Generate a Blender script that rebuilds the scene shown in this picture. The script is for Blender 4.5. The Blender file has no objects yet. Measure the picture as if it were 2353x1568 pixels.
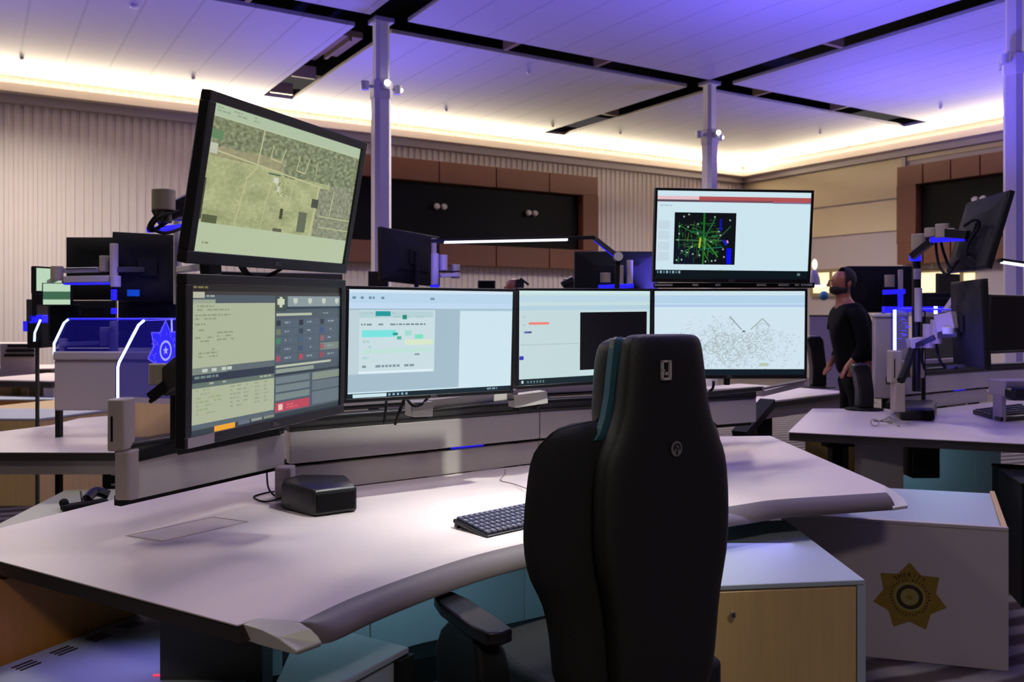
import bpy, bmesh, math, random
from mathutils import Vector, Matrix, Euler, noise

# ------------------------------------------------------------------ camera, world, lights
F, CX, HY, CH = 2000.0, 1176.5, 720.0, 1.42      # focal length / centre / horizon in photo pixels, eye height
scene = bpy.context.scene
col = scene.collection
cam_d = bpy.data.cameras.new('camera'); cam = bpy.data.objects.new('camera', cam_d); col.objects.link(cam)
cam.location = (0, 0, CH); cam.rotation_euler = (math.pi / 2, 0, 0)
cam_d.sensor_width = 36; cam_d.lens = 36 * F / 2353; cam_d.shift_y = -(784 - HY) / 2353
cam_d.clip_start = 0.05; cam_d.clip_end = 200
cam_d.dof.use_dof = True; cam_d.dof.focus_distance = 2.7; cam_d.dof.aperture_fstop = 5.6
scene.camera = cam
scene.view_settings.view_transform = 'Standard'; scene.view_settings.look = 'None'
scene.view_settings.exposure = 0.0; scene.view_settings.gamma = 1.0
scene.view_settings.use_curve_mapping = False
w = bpy.data.worlds.new('world'); scene.world = w; w.use_nodes = True
w.node_tree.nodes['Background'].inputs[0].default_value = (0.62, 0.56, 0.55, 1)
w.node_tree.nodes['Background'].inputs[1].default_value = 0.10

# room frame: A runs along the ribbed wall, B along the cream wall, W is their corner
A = Vector((0.8508, 0.5256, 0)); B = Vector((-0.5256, 0.8508, 0))
KC = Vector((5.40, 20.3, 0)); W = KC + A * .35 + B * .35
def R(a, b, z=0.0): return W + A * a + B * b + Vector((0, 0, z))
YAW = math.atan2(A.y, A.x)
CEIL = 4.9

def area(name, loc, rot, sx, sy, power, color, spread=180):
    l = bpy.data.lights.new(name, 'AREA'); l.shape = 'RECTANGLE'; l.size = sx; l.size_y = sy
    l.energy = power; l.color = color; l.spread = math.radians(spread)
    o = bpy.data.objects.new(name, l); o.location = loc; o.rotation_euler = rot; col.objects.link(o); return o
def aim(o, target):
    o.rotation_euler = (Vector(target) - o.location).to_track_quat('-Z', 'Y').to_euler(); return o
WARM = (1.0, 0.86, 0.62); BLUE = (0.13, 0.10, 1.0); TEAL = (0.42, 0.80, 1.0)
# cove strips lying on the ledge of both walls, tilted towards the ceiling of the room
def cove(name, mid, L, power, inward, wd=.08):
    n = (Vector((0, 0, 1)) * .50 + inward * .86).normalized(); along = inward.cross(Vector((0, 0, 1))).normalized()
    o = area(name, mid, (0, 0, 0), L, wd, power, WARM)
    zz_ = -n; yy = zz_.cross(along).normalized(); Mx = Matrix((along, yy, zz_)).transposed()
    Mx = Matrix((along, (-n).cross(along) * -1, -n)).transposed()
    o.rotation_euler = Mx.to_euler() if Mx.determinant() > 0 else Matrix((-along, (-n).cross(along) * -1, -n)).transposed().to_euler()
    o.rotation_euler = (n).to_track_quat('-Z', 'Y').to_euler()
    # turn about the light's own axis so that its long side follows the wall
    q = n.to_track_quat('-Z', 'Y'); ax = q @ Vector((1, 0, 0)); ang = math.atan2(ax.cross(along).dot(n), ax.dot(along))
    o.rotation_euler = (Matrix.Rotation(ang, 3, n) @ q.to_matrix()).to_euler(); return o
cove('cove_light_left', R(-13.0, -.22, 4.745), 26, 1000, -B)
cove('cove_light_right', R(-.22, -9.0, 4.745), 18, 720, -A)
# unseen blue lamps added in mid-air to wash the ceiling
for i, (x, y, p) in enumerate(((1.2, 6.2, 125), (7.6, 6.4, 165), (8.6, 11.5, 110), (3.4, 8.8, 150), (5.8, 13.0, 120), (-2.2, 7.0, 110), (2.6, 3.0, 160), (-1.8, 11.6, 75), (-6.2, 8.0, 60))):
    area('blue_uplight_%d' % i, (x, y, 1.55), (math.radians(180), 0, 0), .5, .5, p, BLUE, 115)
# unseen warm-white fill lights added just under the ceiling
for i, (x, y, p) in enumerate(((-3.0, 3.0, 50), (1.5, 4.0, 48), (0.0, 11.5, 180), (8.0, 9.0, 130), (-6.0, 10.5, 200), (4.5, 15, 190), (0.5, -3.0, 120))):
    area('room_light_%d' % i, (x, y, 4.85), (0, 0, 0), .9, .9, p, (1.0, .91, .80), 150)
# ceiling spot trained on the near desk
aim(area('desk_spot', (1.0, 2.3, 3.7), (0, 0, 0), .12, .12, 8, (.98, 1.0, .92), 34), (.0, 3.05, .74))

# ------------------------------------------------------------------ helpers
def lin(c): c /= 255.0; return c / 12.92 if c <= .04045 else ((c + .055) / 1.055) ** 2.4
def C(r, g, b): return (lin(r), lin(g), lin(b), 1)
def P(px, py, Y): return Vector(((px - CX) / F * Y, Y, CH - (py - HY) / F * Y))
def Pz(px, py, z): return P(px, py, (CH - z) * F / (py - HY))

def mat(name, color, rough=.5, metal=0, emit=None, estr=0, var=.0, vscale=8, bump=0, coat=0, spec=.5, stretch=None, alpha=None):
    m = bpy.data.materials.new(name); m.use_nodes = True; nt = m.node_tree; b = nt.nodes['Principled BSDF']
    b.inputs['Base Color'].default_value = color; b.inputs['Roughness'].default_value = rough
    b.inputs['Metallic'].default_value = metal; b.inputs['Specular IOR Level'].default_value = spec
    b.inputs['Coat Weight'].default_value = coat
    if emit: b.inputs['Emission Color'].default_value = emit; b.inputs['Emission Strength'].default_value = estr
    if alpha is not None: b.inputs['Alpha'].default_value = alpha
    if var or bump:
        tc = nt.nodes.new('ShaderNodeTexCoord'); mp = nt.nodes.new('ShaderNodeMapping'); n = nt.nodes.new('ShaderNodeTexNoise')
        nt.links.new(tc.outputs['Object'], mp.inputs[0]); nt.links.new(mp.outputs[0], n.inputs[0])
        if stretch: mp.inputs['Scale'].default_value = stretch
        n.inputs['Scale'].default_value = vscale; n.inputs['Detail'].default_value = 5
        if var:
            mx = nt.nodes.new('ShaderNodeMix'); mx.data_type = 'RGBA'
            mx.inputs[6].default_value = tuple(c * (1 - var) for c in color[:3]) + (1,)
            mx.inputs[7].default_value = tuple(min(1, c * (1 + var)) for c in color[:3]) + (1,)
            nt.links.new(n.outputs[0], mx.inputs[0]); nt.links.new(mx.outputs[2], b.inputs['Base Color'])
        if bump:
            bp = nt.nodes.new('ShaderNodeBump'); bp.inputs['Strength'].default_value = bump; bp.inputs['Distance'].default_value = .004
            nt.links.new(n.outputs[0], bp.inputs['Height']); nt.links.new(bp.outputs[0], b.inputs['Normal'])
    return m
M = {}
M['desk'] = mat('desk_laminate', C(205, 192, 190), .38, var=.03, vscale=60)
M['grey'] = mat('grey_panel', C(186, 180, 172), .42, var=.03, vscale=30)
M['lilac_grey'] = mat('pale_grey_panel', C(176, 164, 164), .5, var=.03)
M['post'] = mat('grey_post', C(165, 152, 144), .45)
M['bullnose'] = mat('rubber_edge', C(100, 91, 88), .45, var=.04, vscale=40)
M['edge'] = mat('dark_edge', C(45, 36, 34), .5)
M['rail'] = mat('dark_rail', C(66, 66, 64), .4, metal=.3)
M['black'] = mat('black_plastic', C(17, 17, 20), .38)
M['matblack'] = mat('matt_black', C(11, 11, 12), .7, spec=.25)
M['white'] = mat('white_enamel', C(200, 196, 190), .35)
M['beige'] = mat('beige_enamel', C(160, 148, 130), .4)
M['wood'] = mat('maple', C(196, 162, 108), .42, var=.16, vscale=5, stretch=(9, 9, .6))
M['wooddark'] = mat('oak', C(176, 118, 50), .45, var=.18, vscale=5, stretch=(9, 9, .6))
M['brown'] = mat('walnut_panel', C(104, 60, 39), .5, var=.08, vscale=3, stretch=(1, 1, 5))
M['frost'] = mat('pale_glossy_top', C(160, 168, 178), .55, spec=.3)
M['tealwall'] = mat('modesty_panel', C(160, 172, 178), .5)
M['leather'] = mat('black_leather', C(21, 18, 17), .48, bump=.3, vscale=400)
M['fabric'] = mat('black_mesh_fabric', C(13, 13, 14), .8, bump=.5, vscale=300)
M['stripe'] = mat('teal_trim', C(52, 92, 108), .35)
M['silver'] = mat('silver', C(150, 148, 150), .35, metal=.6)
M['chrome'] = mat('chrome', C(190, 185, 180), .2, metal=1)
M['gold'] = mat('gold_decal', C(128, 102, 26), .45, var=.2, vscale=40)
M['golddark'] = mat('dark_decal', C(42, 30, 8), .5)
M['goldlight'] = mat('pale_gold_decal', C(140, 128, 66), .45)
M['skin'] = mat('skin', C(150, 88, 66), .5, var=.08, vscale=20)
M['hair'] = mat('dark_hair', C(22, 15, 13), .8)
M['cloth'] = mat('black_cloth', C(9, 9, 12), .9, spec=.15)
M['trouser'] = mat('dark_trousers', C(8, 8, 10), .9, spec=.15)
M['key'] = mat('key_cap', C(52, 52, 74), .45)
M['legend'] = mat('key_legend', C(120, 120, 145), .5)
M['led'] = mat('blue_white_led', C(20, 20, 40), .4, emit=(.42, .50, 1, 1), estr=2.6)
M['ledblue'] = mat('blue_led', C(8, 8, 40), .4, emit=(.02, .015, 1, 1), estr=.9)  # blue LEDs; also puts blue light into mount undersides, brackets and collars
M['ledsoft'] = mat('etched_glow', C(10, 10, 60), .4, emit=(.09, .07, 1, 1), estr=1.1)
M['etchbright'] = mat('bright_etched_glow', C(10, 10, 60), .4, emit=(.35, .35, 1, 1), estr=1.0)
M['lampwhite'] = mat('lamp_white', C(230, 230, 230), .4, emit=(.92, .95, 1, 1), estr=1.1)
M['bulb'] = mat('spot_bulb', C(255, 255, 255), .4, emit=(1, .98, .9, 1), estr=14)
M['red'] = mat('red_led', C(80, 10, 20), .4, emit=(1, .05, .15, 1), estr=1.0)
M['bluestick'] = mat('blue_display', C(10, 40, 120), .4, emit=(.0, .06, .45, 1), estr=.8)
M['window'] = mat('lit_window', C(240, 225, 170), .3, emit=(1, .86, .50, 1), estr=1.0)
M['cyan'] = mat('teal_cloth', C(60, 130, 150), .6)
M['sticker'] = mat('white_sticker', C(190, 180, 175), .5)
M['ribs'] = mat('ribbed_wall', C(212, 200, 192), .6, var=.04, vscale=3)
M['cream'] = mat('cream_wall_panel', C(208, 192, 156), .55, var=.03, vscale=1.5)
M['lilacwall'] = mat('lower_wall_panel', C(180, 168, 166), .55, var=.03, vscale=1.5)
M['ledge'] = mat('ledge_paint', C(205, 192, 178), .55)
M['blackglass'] = mat('video_wall_glass', C(9, 8, 11), .45, spec=.12)
M['slotdark'] = mat('slot_black', C(10, 9, 14), .9)
M['tan'] = mat('tan_metal', C(150, 130, 92), .5)
M['column'] = mat('column_paint', C(206, 198, 202), .45)
M['lowtop'] = mat('greenish_white_top', C(168, 168, 152), .5)
M['maple2'] = mat('pale_maple', C(222, 186, 128), .45, var=.1, vscale=5, stretch=(9, 9, .6))  # maple with stronger lighting put into its colour, for the end post panel
M['glass'] = bpy.data.materials.new('acrylic'); M['glass'].use_nodes = True
_n = M['glass'].node_tree; _b = _n.nodes['Principled BSDF']
_t = _n.nodes.new('ShaderNodeBsdfTransparent'); _m = _n.nodes.new('ShaderNodeMixShader')
_t.inputs[0].default_value = (.80, .82, 1, 1)
_b.inputs['Base Color'].default_value = (.02, .02, .06, 1); _b.inputs['Roughness'].default_value = .15
_b.inputs['Emission Color'].default_value = (.02, .01, 1, 1); _b.inputs['Emission Strength'].default_value = .13
_m.inputs[0].default_value = .32
_n.links.new(_b.outputs[0], _m.inputs[2]); _n.links.new(_t.outputs[0], _m.inputs[1]); _n.links.new(_m.outputs[0], _n.nodes['Material Output'].inputs[0])
_b.inputs['Alpha'].default_value = 1

def ceiling_mat():
    m = bpy.data.materials.new('ceiling_panels'); m.use_nodes = True; nt = m.node_tree; b = nt.nodes['Principled BSDF']
    b.inputs['Roughness'].default_value = .55
    tc = nt.nodes.new('ShaderNodeTexCoord'); mp = nt.nodes.new('ShaderNodeMapping'); mp.inputs['Rotation'].default_value = (0, 0, -YAW)
    sx = nt.nodes.new('ShaderNodeSeparateXYZ'); nt.links.new(tc.outputs['Object'], mp.inputs[0]); nt.links.new(mp.outputs[0], sx.inputs[0])
    def groove(sock, period, wdt):
        d = nt.nodes.new('ShaderNodeMath'); d.operation = 'DIVIDE'; d.inputs[1].default_value = period; nt.links.new(sock, d.inputs[0])
        f = nt.nodes.new('ShaderNodeMath'); f.operation = 'FRACT'; nt.links.new(d.outputs[0], f.inputs[0])
        l = nt.nodes.new('ShaderNodeMath'); l.operation = 'LESS_THAN'; l.inputs[1].default_value = wdt / period; nt.links.new(f.outputs[0], l.inputs[0]); return l.outputs[0]
    g1 = groove(sx.outputs[0], .55, .03); g2 = groove(sx.outputs[1], .12, .012)
    k = nt.nodes.new('ShaderNodeMath'); k.operation = 'MULTIPLY'; k.inputs[1].default_value = .25; nt.links.new(g2, k.inputs[0])
    mxm = nt.nodes.new('ShaderNodeMath'); mxm.operation = 'MAXIMUM'; nt.links.new(g1, mxm.inputs[0]); nt.links.new(k.outputs[0], mxm.inputs[1])
    mx = nt.nodes.new('ShaderNodeMix'); mx.data_type = 'RGBA'; mx.inputs[6].default_value = C(176, 170, 172); mx.inputs[7].default_value = C(158, 152, 156)
    nt.links.new(mxm.outputs[0], mx.inputs[0]); nt.links.new(mx.outputs[2], b.inputs['Base Color'])
    return m
M['ceiling'] = ceiling_mat()
def carpet_mat():
    m = bpy.data.materials.new('striped_carpet'); m.use_nodes = True; nt = m.node_tree; b = nt.nodes['Principled BSDF']
    b.inputs['Roughness'].default_value = .95
    tc = nt.nodes.new('ShaderNodeTexCoord'); mp = nt.nodes.new('ShaderNodeMapping'); mp.inputs['Rotation'].default_value = (0, 0, math.radians(70))
    wv = nt.nodes.new('ShaderNodeTexWave'); wv.inputs['Scale'].default_value = 1.9; wv.inputs['Distortion'].default_value = 1.2; wv.inputs['Detail'].default_value = 3; wv.inputs['Detail Scale'].default_value = 2
    nt.links.new(tc.outputs['Object'], mp.inputs[0]); nt.links.new(mp.outputs[0], wv.inputs[0])
    cr = nt.nodes.new('ShaderNodeValToRGB'); cr.color_ramp.elements[0].color = C(52, 40, 40); cr.color_ramp.elements[0].position = .35
    cr.color_ramp.elements[1].color = C(108, 102, 100); cr.color_ramp.elements[1].position = .75
    nt.links.new(wv.outputs['Fac'], cr.inputs[0]); nt.links.new(cr.outputs[0], b.inputs['Base Color']); return m
M['carpet'] = carpet_mat()

MAT = {}
class MB:
    def __init__(s): s.v = []; s.f = []; s.m = []; s.c = []
    def add(s, vs, fs, m=0, c=None):
        n = len(s.v); s.v += [Vector(v) for v in vs]
        for f in fs: s.f.append([i + n for i in f]); s.m.append(m); s.c.append(c)
        return s
    def box(s, a, b, T=None, m=0):
        x0, y0, z0 = a; x1, y1, z1 = b
        vs = [Vector(q) for q in ((x0, y0, z0), (x1, y0, z0), (x1, y1, z0), (x0, y1, z0), (x0, y0, z1), (x1, y0, z1), (x1, y1, z1), (x0, y1, z1))]
        if T is not None: vs = [T @ v for v in vs]
        return s.add(vs, [(0, 3, 2, 1), (4, 5, 6, 7), (0, 1, 5, 4), (1, 2, 6, 5), (2, 3, 7, 6), (3, 0, 4, 7)], m)
    def bar(s, a, b, wd, h, m=0, up=(0, 0, 1)):
        a = Vector(a); b = Vector(b); d = b - a; L = d.length; d.normalize(); u = Vector(up)
        r = d.cross(u)
        if r.length < 1e-4: r = d.cross(Vector((0, 1, 0)))
        r.normalize(); u = r.cross(d)
        T = Matrix((r, d, u)).transposed().to_4x4(); T.translation = a
        return s.box((-wd / 2, 0, -h / 2), (wd / 2, L, h / 2), T, m)
    def prism(s, pts, z0, z1, m=0):
        n = len(pts); vs = [(p[0], p[1], z0) for p in pts] + [(p[0], p[1], z1) for p in pts]
        fs = [tuple(range(n))[::-1], tuple(range(n, 2 * n))] + [(i, (i + 1) % n, (i + 1) % n + n, i + n) for i in range(n)]
        return s.add(vs, fs, m)
    def loft(s, rings, cap=True, m=0, closed=True):
        n = len(rings[0]); vs = [p for r in rings for p in r]; fs = []
        for k in range(len(rings) - 1):
            for i in range(n if closed else n - 1):
                j = (i + 1) % n; fs.append((k * n + i, k * n + j, (k + 1) * n + j, (k + 1) * n + i))
        if cap: fs += [tuple(range(n))[::-1], tuple(range((len(rings) - 1) * n, len(rings) * n))]
        return s.add(vs, fs, m)
    def tube(s, path, r, n=8, m=0):
        path = [Vector(p) for p in path]; rings = []; pr = None
        for i, p in enumerate(path):
            d = (path[min(i + 1, len(path) - 1)] - path[max(i - 1, 0)]).normalized()
            if pr is None: pr = d.orthogonal().normalized()
            pr = (pr - d * pr.dot(d)).normalized(); q = d.cross(pr)
            rr = r[i] if isinstance(r, (list, tuple)) else r
            rings.append([p + (pr * math.cos(t * 2 * math.pi / n) + q * math.sin(t * 2 * math.pi / n)) * rr for t in range(n)])
        return s.loft(rings, True, m)
    def cyl(s, a, b, r, r2=None, n=20, m=0): return s.tube([a, b], [r, r if r2 is None else r2], n, m)
    def lathe(s, c, prof, n=24, m=0, sx=1, sy=1):
        c = Vector(c); return s.loft([[c + Vector((math.cos(t * 2 * math.pi / n) * r * sx, math.sin(t * 2 * math.pi / n) * r * sy, z)) for t in range(n)] for r, z in prof], True, m)
    def ball(s, c, rx, ry, rz, n=16, m=0):
        return s.lathe(c, [(max(1e-4, math.sin(k * math.pi / 10)), -math.cos(k * math.pi / 10) * rz) for k in range(11)], n, m, rx, ry)
    def build(s, name, mats, parent=None, local=False, bevel=0, smooth=35, seg=2, T=None, subd=0):
        vs = s.v
        if T is not None: vs = [T @ v for v in vs]
        if parent is not None and not local:
            inv = MAT[parent.name].inverted(); vs = [inv @ v for v in vs]
        loc = None
        if parent is None and not local:
            lo = Vector([min(v[i] for v in vs) for i in range(3)]); hi = Vector([max(v[i] for v in vs) for i in range(3)])
            loc = Vector(((lo.x + hi.x) / 2, (lo.y + hi.y) / 2, lo.z)); vs = [v - loc for v in vs]
        me = bpy.data.meshes.new(name); me.from_pydata([tuple(v) for v in vs], [], s.f)
        if not isinstance(mats, (list, tuple)): mats = [mats]
        for q in mats: me.materials.append(q)
        me.polygons.foreach_set('material_index', s.m)
        if any(c is not None for c in s.c):
            at = me.color_attributes.new('Col', 'FLOAT_COLOR', 'CORNER'); k = 0
            for p, c in zip(me.polygons, s.c):
                for li in p.loop_indices: at.data[li].color = c or (0, 0, 0, 1)
        else:
            bm = bmesh.new(); bm.from_mesh(me); bmesh.ops.recalc_face_normals(bm, faces=bm.faces); bm.to_mesh(me); bm.free()
        me.polygons.foreach_set('use_smooth', [bool(smooth)] * len(me.polygons))
        if smooth: me.set_sharp_from_angle(angle=math.radians(smooth))
        o = bpy.data.objects.new(name, me); col.objects.link(o)
        if loc is not None: o.location = loc; MAT[o.name] = Matrix.Translation(loc)
        if parent is not None: o.parent = parent; MAT[o.name] = MAT[parent.name]
        if bevel:
            bv = o.modifiers.new('bevel', 'BEVEL'); bv.width = bevel; bv.segments = seg; bv.limit_method = 'ANGLE'; bv.angle_limit = math.radians(40)
        if subd:
            sb = o.modifiers.new('sub', 'SUBSURF'); sb.levels = subd; sb.render_levels = subd
        return o
def tag(o, label, cat, group=None):
    o['label'] = label; o['category'] = cat
    if group: o['group'] = group
    return o
def thing(name, label, cat, loc, yaw=0, group=None, rot=None):
    o = bpy.data.objects.new(name, None); col.objects.link(o); o.empty_display_size = .1
    m = Matrix.Translation(Vector(loc)) @ (rot.to_4x4() if rot is not None else Matrix.Rotation(yaw, 4, 'Z'))
    o.location = loc; o.rotation_euler = m.to_euler(); MAT[o.name] = m
    return tag(o, label, cat, group)
def struct(o): o['kind'] = 'structure'; return o
def text_mesh(txt, size, T, name, m, parent, extr=.0006, local=False):
    cu = bpy.data.curves.new('t', 'FONT'); cu.body = txt; cu.size = size; cu.extrude = extr; cu.align_x = 'CENTER'; cu.align_y = 'CENTER'
    o = bpy.data.objects.new('t', cu); me = bpy.data.meshes.new_from_object(o)
    bpy.data.objects.remove(o); bpy.data.curves.remove(cu)
    b = MB(); b.add([T @ v.co for v in me.vertices], [tuple(p.vertices) for p in me.polygons])
    bpy.data.meshes.remove(me)
    return b.build(name, m, parent, smooth=0, local=local)
def arc(a, b, sag, n=12, side=(0, 0, -1)):
    a = Vector(a); b = Vector(b); s = Vector(side)
    return [a.lerp(b, t / n) + s * sag * math.sin(math.pi * t / n) for t in range(n + 1)]

# ------------------------------------------------------------------ the room
def slab(a0, b0, a1, b1, z0, z1, mb=None):
    mb = mb or MB(); return mb.prism([R(a0, b0), R(a1, b0), R(a1, b1), R(a0, b1)], z0, z1)
struct(MB().prism([R(-30, 1), R(1, 1), R(1, -28), R(-30, -28)], -.1, 0).build('floor', M['carpet']))
cm = MB(); s = .24
ACOL = [-11.45, -6.05]; BCOL = [-5.05, -9.65]
ra = [(-26, -11.45 - s), (-11.45 + s, -6.05 - s), (-6.05 + s, .2)]; rb = [(-5.05 + s, .2), (-9.65 + s, -5.05 - s), (-24, -9.65 - s)]
for (a0, a1) in ra:
    for (b0, b1) in rb: slab(a0, b0, a1, b1, CEIL, CEIL + .05, cm)
for a in ACOL: slab(a - s, -.85, a + s, .2, CEIL, CEIL + .05, cm)
for b in BCOL: slab(-.85, b - s, .2, b + s, CEIL, CEIL + .05, cm)
for a in ACOL:                       # solid plates where a column meets the slots
    for b in BCOL: slab(a - .12, b - .12, a + .12, b + .12, CEIL, CEIL + .05, cm)
struct(cm.build('ceiling', M['ceiling']))
struct(slab(-26, -24, .2, .2, CEIL + .75, CEIL + .8).build('ceiling_void', M['slotdark']))
# bars and boxes seen inside the slots
sb = MB(); aC = -11.45
slab(aC - .17, -4.05, aC + .17, -3.1, CEIL + .12, CEIL + .2, sb)
slab(aC - .02, -4.05, aC + .02, -3.1, CEIL + .06, CEIL + .13, sb)
for a, b in ((aC, -2.15), (aC, -1.05), (aC, -8.0), (-6.05, -2.6), (-6.05, -7.3), (-6.05, -12)): slab(a - .18, b - .03, a + .18, b + .03, CEIL + .02, CEIL + .2, sb)
for a, b in ((-13.0, -5.05), (-14.2, -5.05), (-9.6, -5.05), (-8.1, -5.05), (-4.9, -5.05), (-3.0, -5.05)): slab(a - .03, b - .18, a + .03, b + .18, CEIL + .02, CEIL + .2, sb)
slab(aC - .17, -3.1, aC + .17, -2.18, CEIL + .3, CEIL + .34, sb)
struct(sb.build('trim_slot', M['tan']))
# ribbed wall (left)
pts = []; a = -26.0; pr = []
while a < .0:
    pr += [(a, 0), (a + .014, -.020), (a + .06, -.020), (a + .074, 0)]; a += .125
pr += [(.0, 0)]
vs = [R(x, y, 0) for x, y in pr] + [R(x, y, 5.3) for x, y in pr]; n = len(pr)
struct(MB().add(vs, [(i, i + 1, i + 1 + n, i + n) for i in range(n - 1)]).build('wall_left', M['ribs'], smooth=0))
struct(slab(-26, -.3, 0, 0, 4.617, 4.72).build('trim_1', M['ledge'])); struct(slab(-26, -.35, 0, -.3, 4.617, 4.74).build('trim_2', M['ledge']))
struct(slab(-26, -.16, 0, .0, 4.50, 4.617).build('trim_3', M['lilac_grey']))
struct(slab(-.3, -20, 0, -.35, 4.617, 4.72).build('trim_4', M['ledge'])); struct(slab(-.35, -20, -.3, -.3, 4.617, 4.74).build('trim_5', M['ledge']))
struct(slab(-.14, -20, 0, 0, 4.50, 4.617).build('trim_6', M['lilac_grey']))
def onwall(px, side):
    k = (px - CX) / F
    d = A if side == 'L' else B
    t = (k * W.y - W.x) / (d.x - k * d.y); return t, W.y + d.y * t
def wz(py, Y): return CH - (py - HY) / F * Y
# right wall: panels with reveals
tb, yb = onwall(2080, 'R')
z1 = wz(455, yb); z2 = wz(530, yb)
wr = MB(); slab(.0, -20, .2, .2, 0, 5.3, wr); struct(wr.build('wall_right', M['lilacwall']))
def rpan(b0, b1, za, zb, m, name, th=.03):
    return struct(slab(-th, b0, -.001, b1, za, zb).build(name, m, bevel=.004))
tb2, _ = onwall(2353, 'R')
for k, (b0, b1) in enumerate(((tb + .03, -.03),)):
    rpan(b0, b1, z1 + .02, 4.49, M['cream'], 'wall_right_panel'); rpan(b0, b1, z2 + .02, z1 - .02, M['cream'], 'wall_right_panel'); rpan(b0, b1, 1.98, z2 - .02, M['lilacwall'], 'wall_right_panel')
rpan(-16, tb - .03, wz(372, yb), 4.49, M['cream'], 'wall_right_panel')
struct(slab(-.06, tb - .04, 0, tb + .04, 3.6, 4.49).build('trim_7', M['lilac_grey']))
# lit windows low in the right wall
wi = 0
for (p0, p1) in ((1868, 1962), (2100, 2168), (2172, 2206), (2212, 2242)):
    wi += 1; t0, y0 = onwall(p0, 'R'); t1, y1 = onwall(p1, 'R')
    zt = wz(628, y0); zb = wz(672, y1)
    o = struct(slab(-.05, t1, -.02, t0, zb, zt).build('window_%d' % wi, M['window']))
    fr = MB(); slab(-.09, t1, -.051, t0, zt, zt + .07, fr); slab(-.09, t1, -.051, t0, zb - .07, zb, fr); slab(-.09, t0 - .05, -.051, t0, zb, zt, fr)
    if t0 - t1 > 1: tm = (t0 + t1) / 2; slab(-.08, tm - .03, -.051, tm + .03, zb, zt, fr)
    fr.build('window_frame', M['tan'], o)
# walnut surrounds with dark video walls
def video_wall(side, p_out, p_in, yo, yi, label):
    # p_out/p_in = (left,right) photo columns; yo/yi = top,bottom rows at the left column (outer/inner)
    o0, yA = onwall(p_out[0], side); o1, yB = onwall(p_out[1], side)
    i0, yC = onwall(p_in[0], side); i1, yD = onwall(p_in[1], side)
    zt, zb = wz(yo[0], yB if side == 'L' else yA), wz(yo[1], yB if side == 'L' else yA)
    it, ib = wz(yi[0], yD if side == 'L' else yC), wz(yi[1], yD if side == 'L' else yC)
    def S(u0, u1, z0, z1, d0, d1, mb):
        if side == 'L': slab(min(u0, u1), -d1, max(u0, u1), -d0, z0, z1, mb)
        else: slab(-d1, min(u0, u1), -d0, max(u0, u1), z0, z1, mb)
        return mb
    mid = (o0 + o1) / 2; c = R(mid, 0, zb) if side == 'L' else R(0, mid, zb)
    t = thing('video_wall', label, 'video wall', c)
    n = 5; lo, hi = min(o0, o1), max(o0, o1)
    sur = MB(); g = .012
    for k in range(n):
        u0 = lo + (hi - lo) * k / n + g; u1 = lo + (hi - lo) * (k + 1) / n - g
        S(u0, u1, it, zt, .035, .28, sur); S(u0, u1, zb, ib, .035, .28, sur)
    S(o0, i0, ib, it, .035, .28, sur); S(o1, i1, ib, it, .035, .28, sur)
    sur.build('walnut_surround', M['brown'], t, bevel=.006)
    S(i0, i1, ib, it, .035, .10, MB()).build('dark_display', M['blackglass'], t)
    return t, it, ib
video_wall('L', (700, 1357), (760, 1322), (412, 622), (452, 577), 'long black video wall in a walnut surround on the ribbed wall')
video_wall('R', (2080, 2420), (2124, 2380), (388, 610), (426, 560), 'black video wall in a walnut surround on the cream wall')
def twin(px, py, side, lab):  # lamp reflections in the dark glass, built as pairs of pale discs
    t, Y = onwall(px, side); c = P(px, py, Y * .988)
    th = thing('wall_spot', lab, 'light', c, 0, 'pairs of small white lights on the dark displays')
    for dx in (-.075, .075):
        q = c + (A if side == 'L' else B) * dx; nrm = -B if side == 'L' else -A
        MB().cyl(q, q + nrm * .05, .06, .045).build('lens', M['sticker'], th)  # pale disc in place of a reflected lamp
    MB().bar(c + (A if side == 'L' else B) * -.09, c + (A if side == 'L' else B) * .09, .04, .03).build('bracket', M['matblack'], th)  # dark bar joining the two reflection discs
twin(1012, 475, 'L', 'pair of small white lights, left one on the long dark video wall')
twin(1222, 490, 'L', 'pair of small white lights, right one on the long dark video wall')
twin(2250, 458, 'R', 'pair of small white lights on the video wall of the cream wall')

# columns with a collar of spotlights
for (a, b, lab) in ((-6.05, -5.05, 'slim pale column behind the two stacked right monitors'), (-11.45, -5.05, 'slim pale column beside the tilted map monitor'), (-6.05, -9.65, 'pale column at the right edge of the picture')):
    c = R(a, b); t = thing('support_column', lab, 'column', c, YAW)
    r = .105; ring = lambda z, k=1: [c + (A * x + B * y) * r * k + Vector((0, 0, z)) for x, y in ((-1, -.55), (-.55, -1), (.55, -1), (1, -.55), (1, .55), (.55, 1), (-.55, 1), (-1, .55))]
    MB().loft([ring(0), ring(3.98)]).build('shaft', M['column'], t)
    MB().loft([ring(3.98, 1), ring(4.0, 1.12), ring(4.2, 1.12), ring(4.22, .86)]).build('collar', M['column'], t)
    MB().loft([ring(4.22, .84), ring(CEIL, .84)]).build('upper_shaft', M['column'], t)
    for k, (d, lit) in enumerate(((-A, 0), (A, 0), (-B, 1), (B, 0))):
        c0 = c + Vector((0, 0, 4.13)) + d * .11; e = c0 + d * (.10 if k < 2 else .03)
        sp = MB(); sp.cyl(c0, e, .02); sp.cyl(e + Vector((0, 0, .05)), e - Vector((0, 0, .05)), .055, .045); h = sp.build('spot_head', M['white'], t)
        if k == 2: MB().ball(e - B * .045 + Vector((0, 0, .02)), .035, .035, .035).build('spot_lamp', M['bulb'], h)
        if k == 1: MB().ball(e + A * .045 - B * .02, .022, .022, .022).build('spot_lamp', M['bulb'], h)
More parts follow.
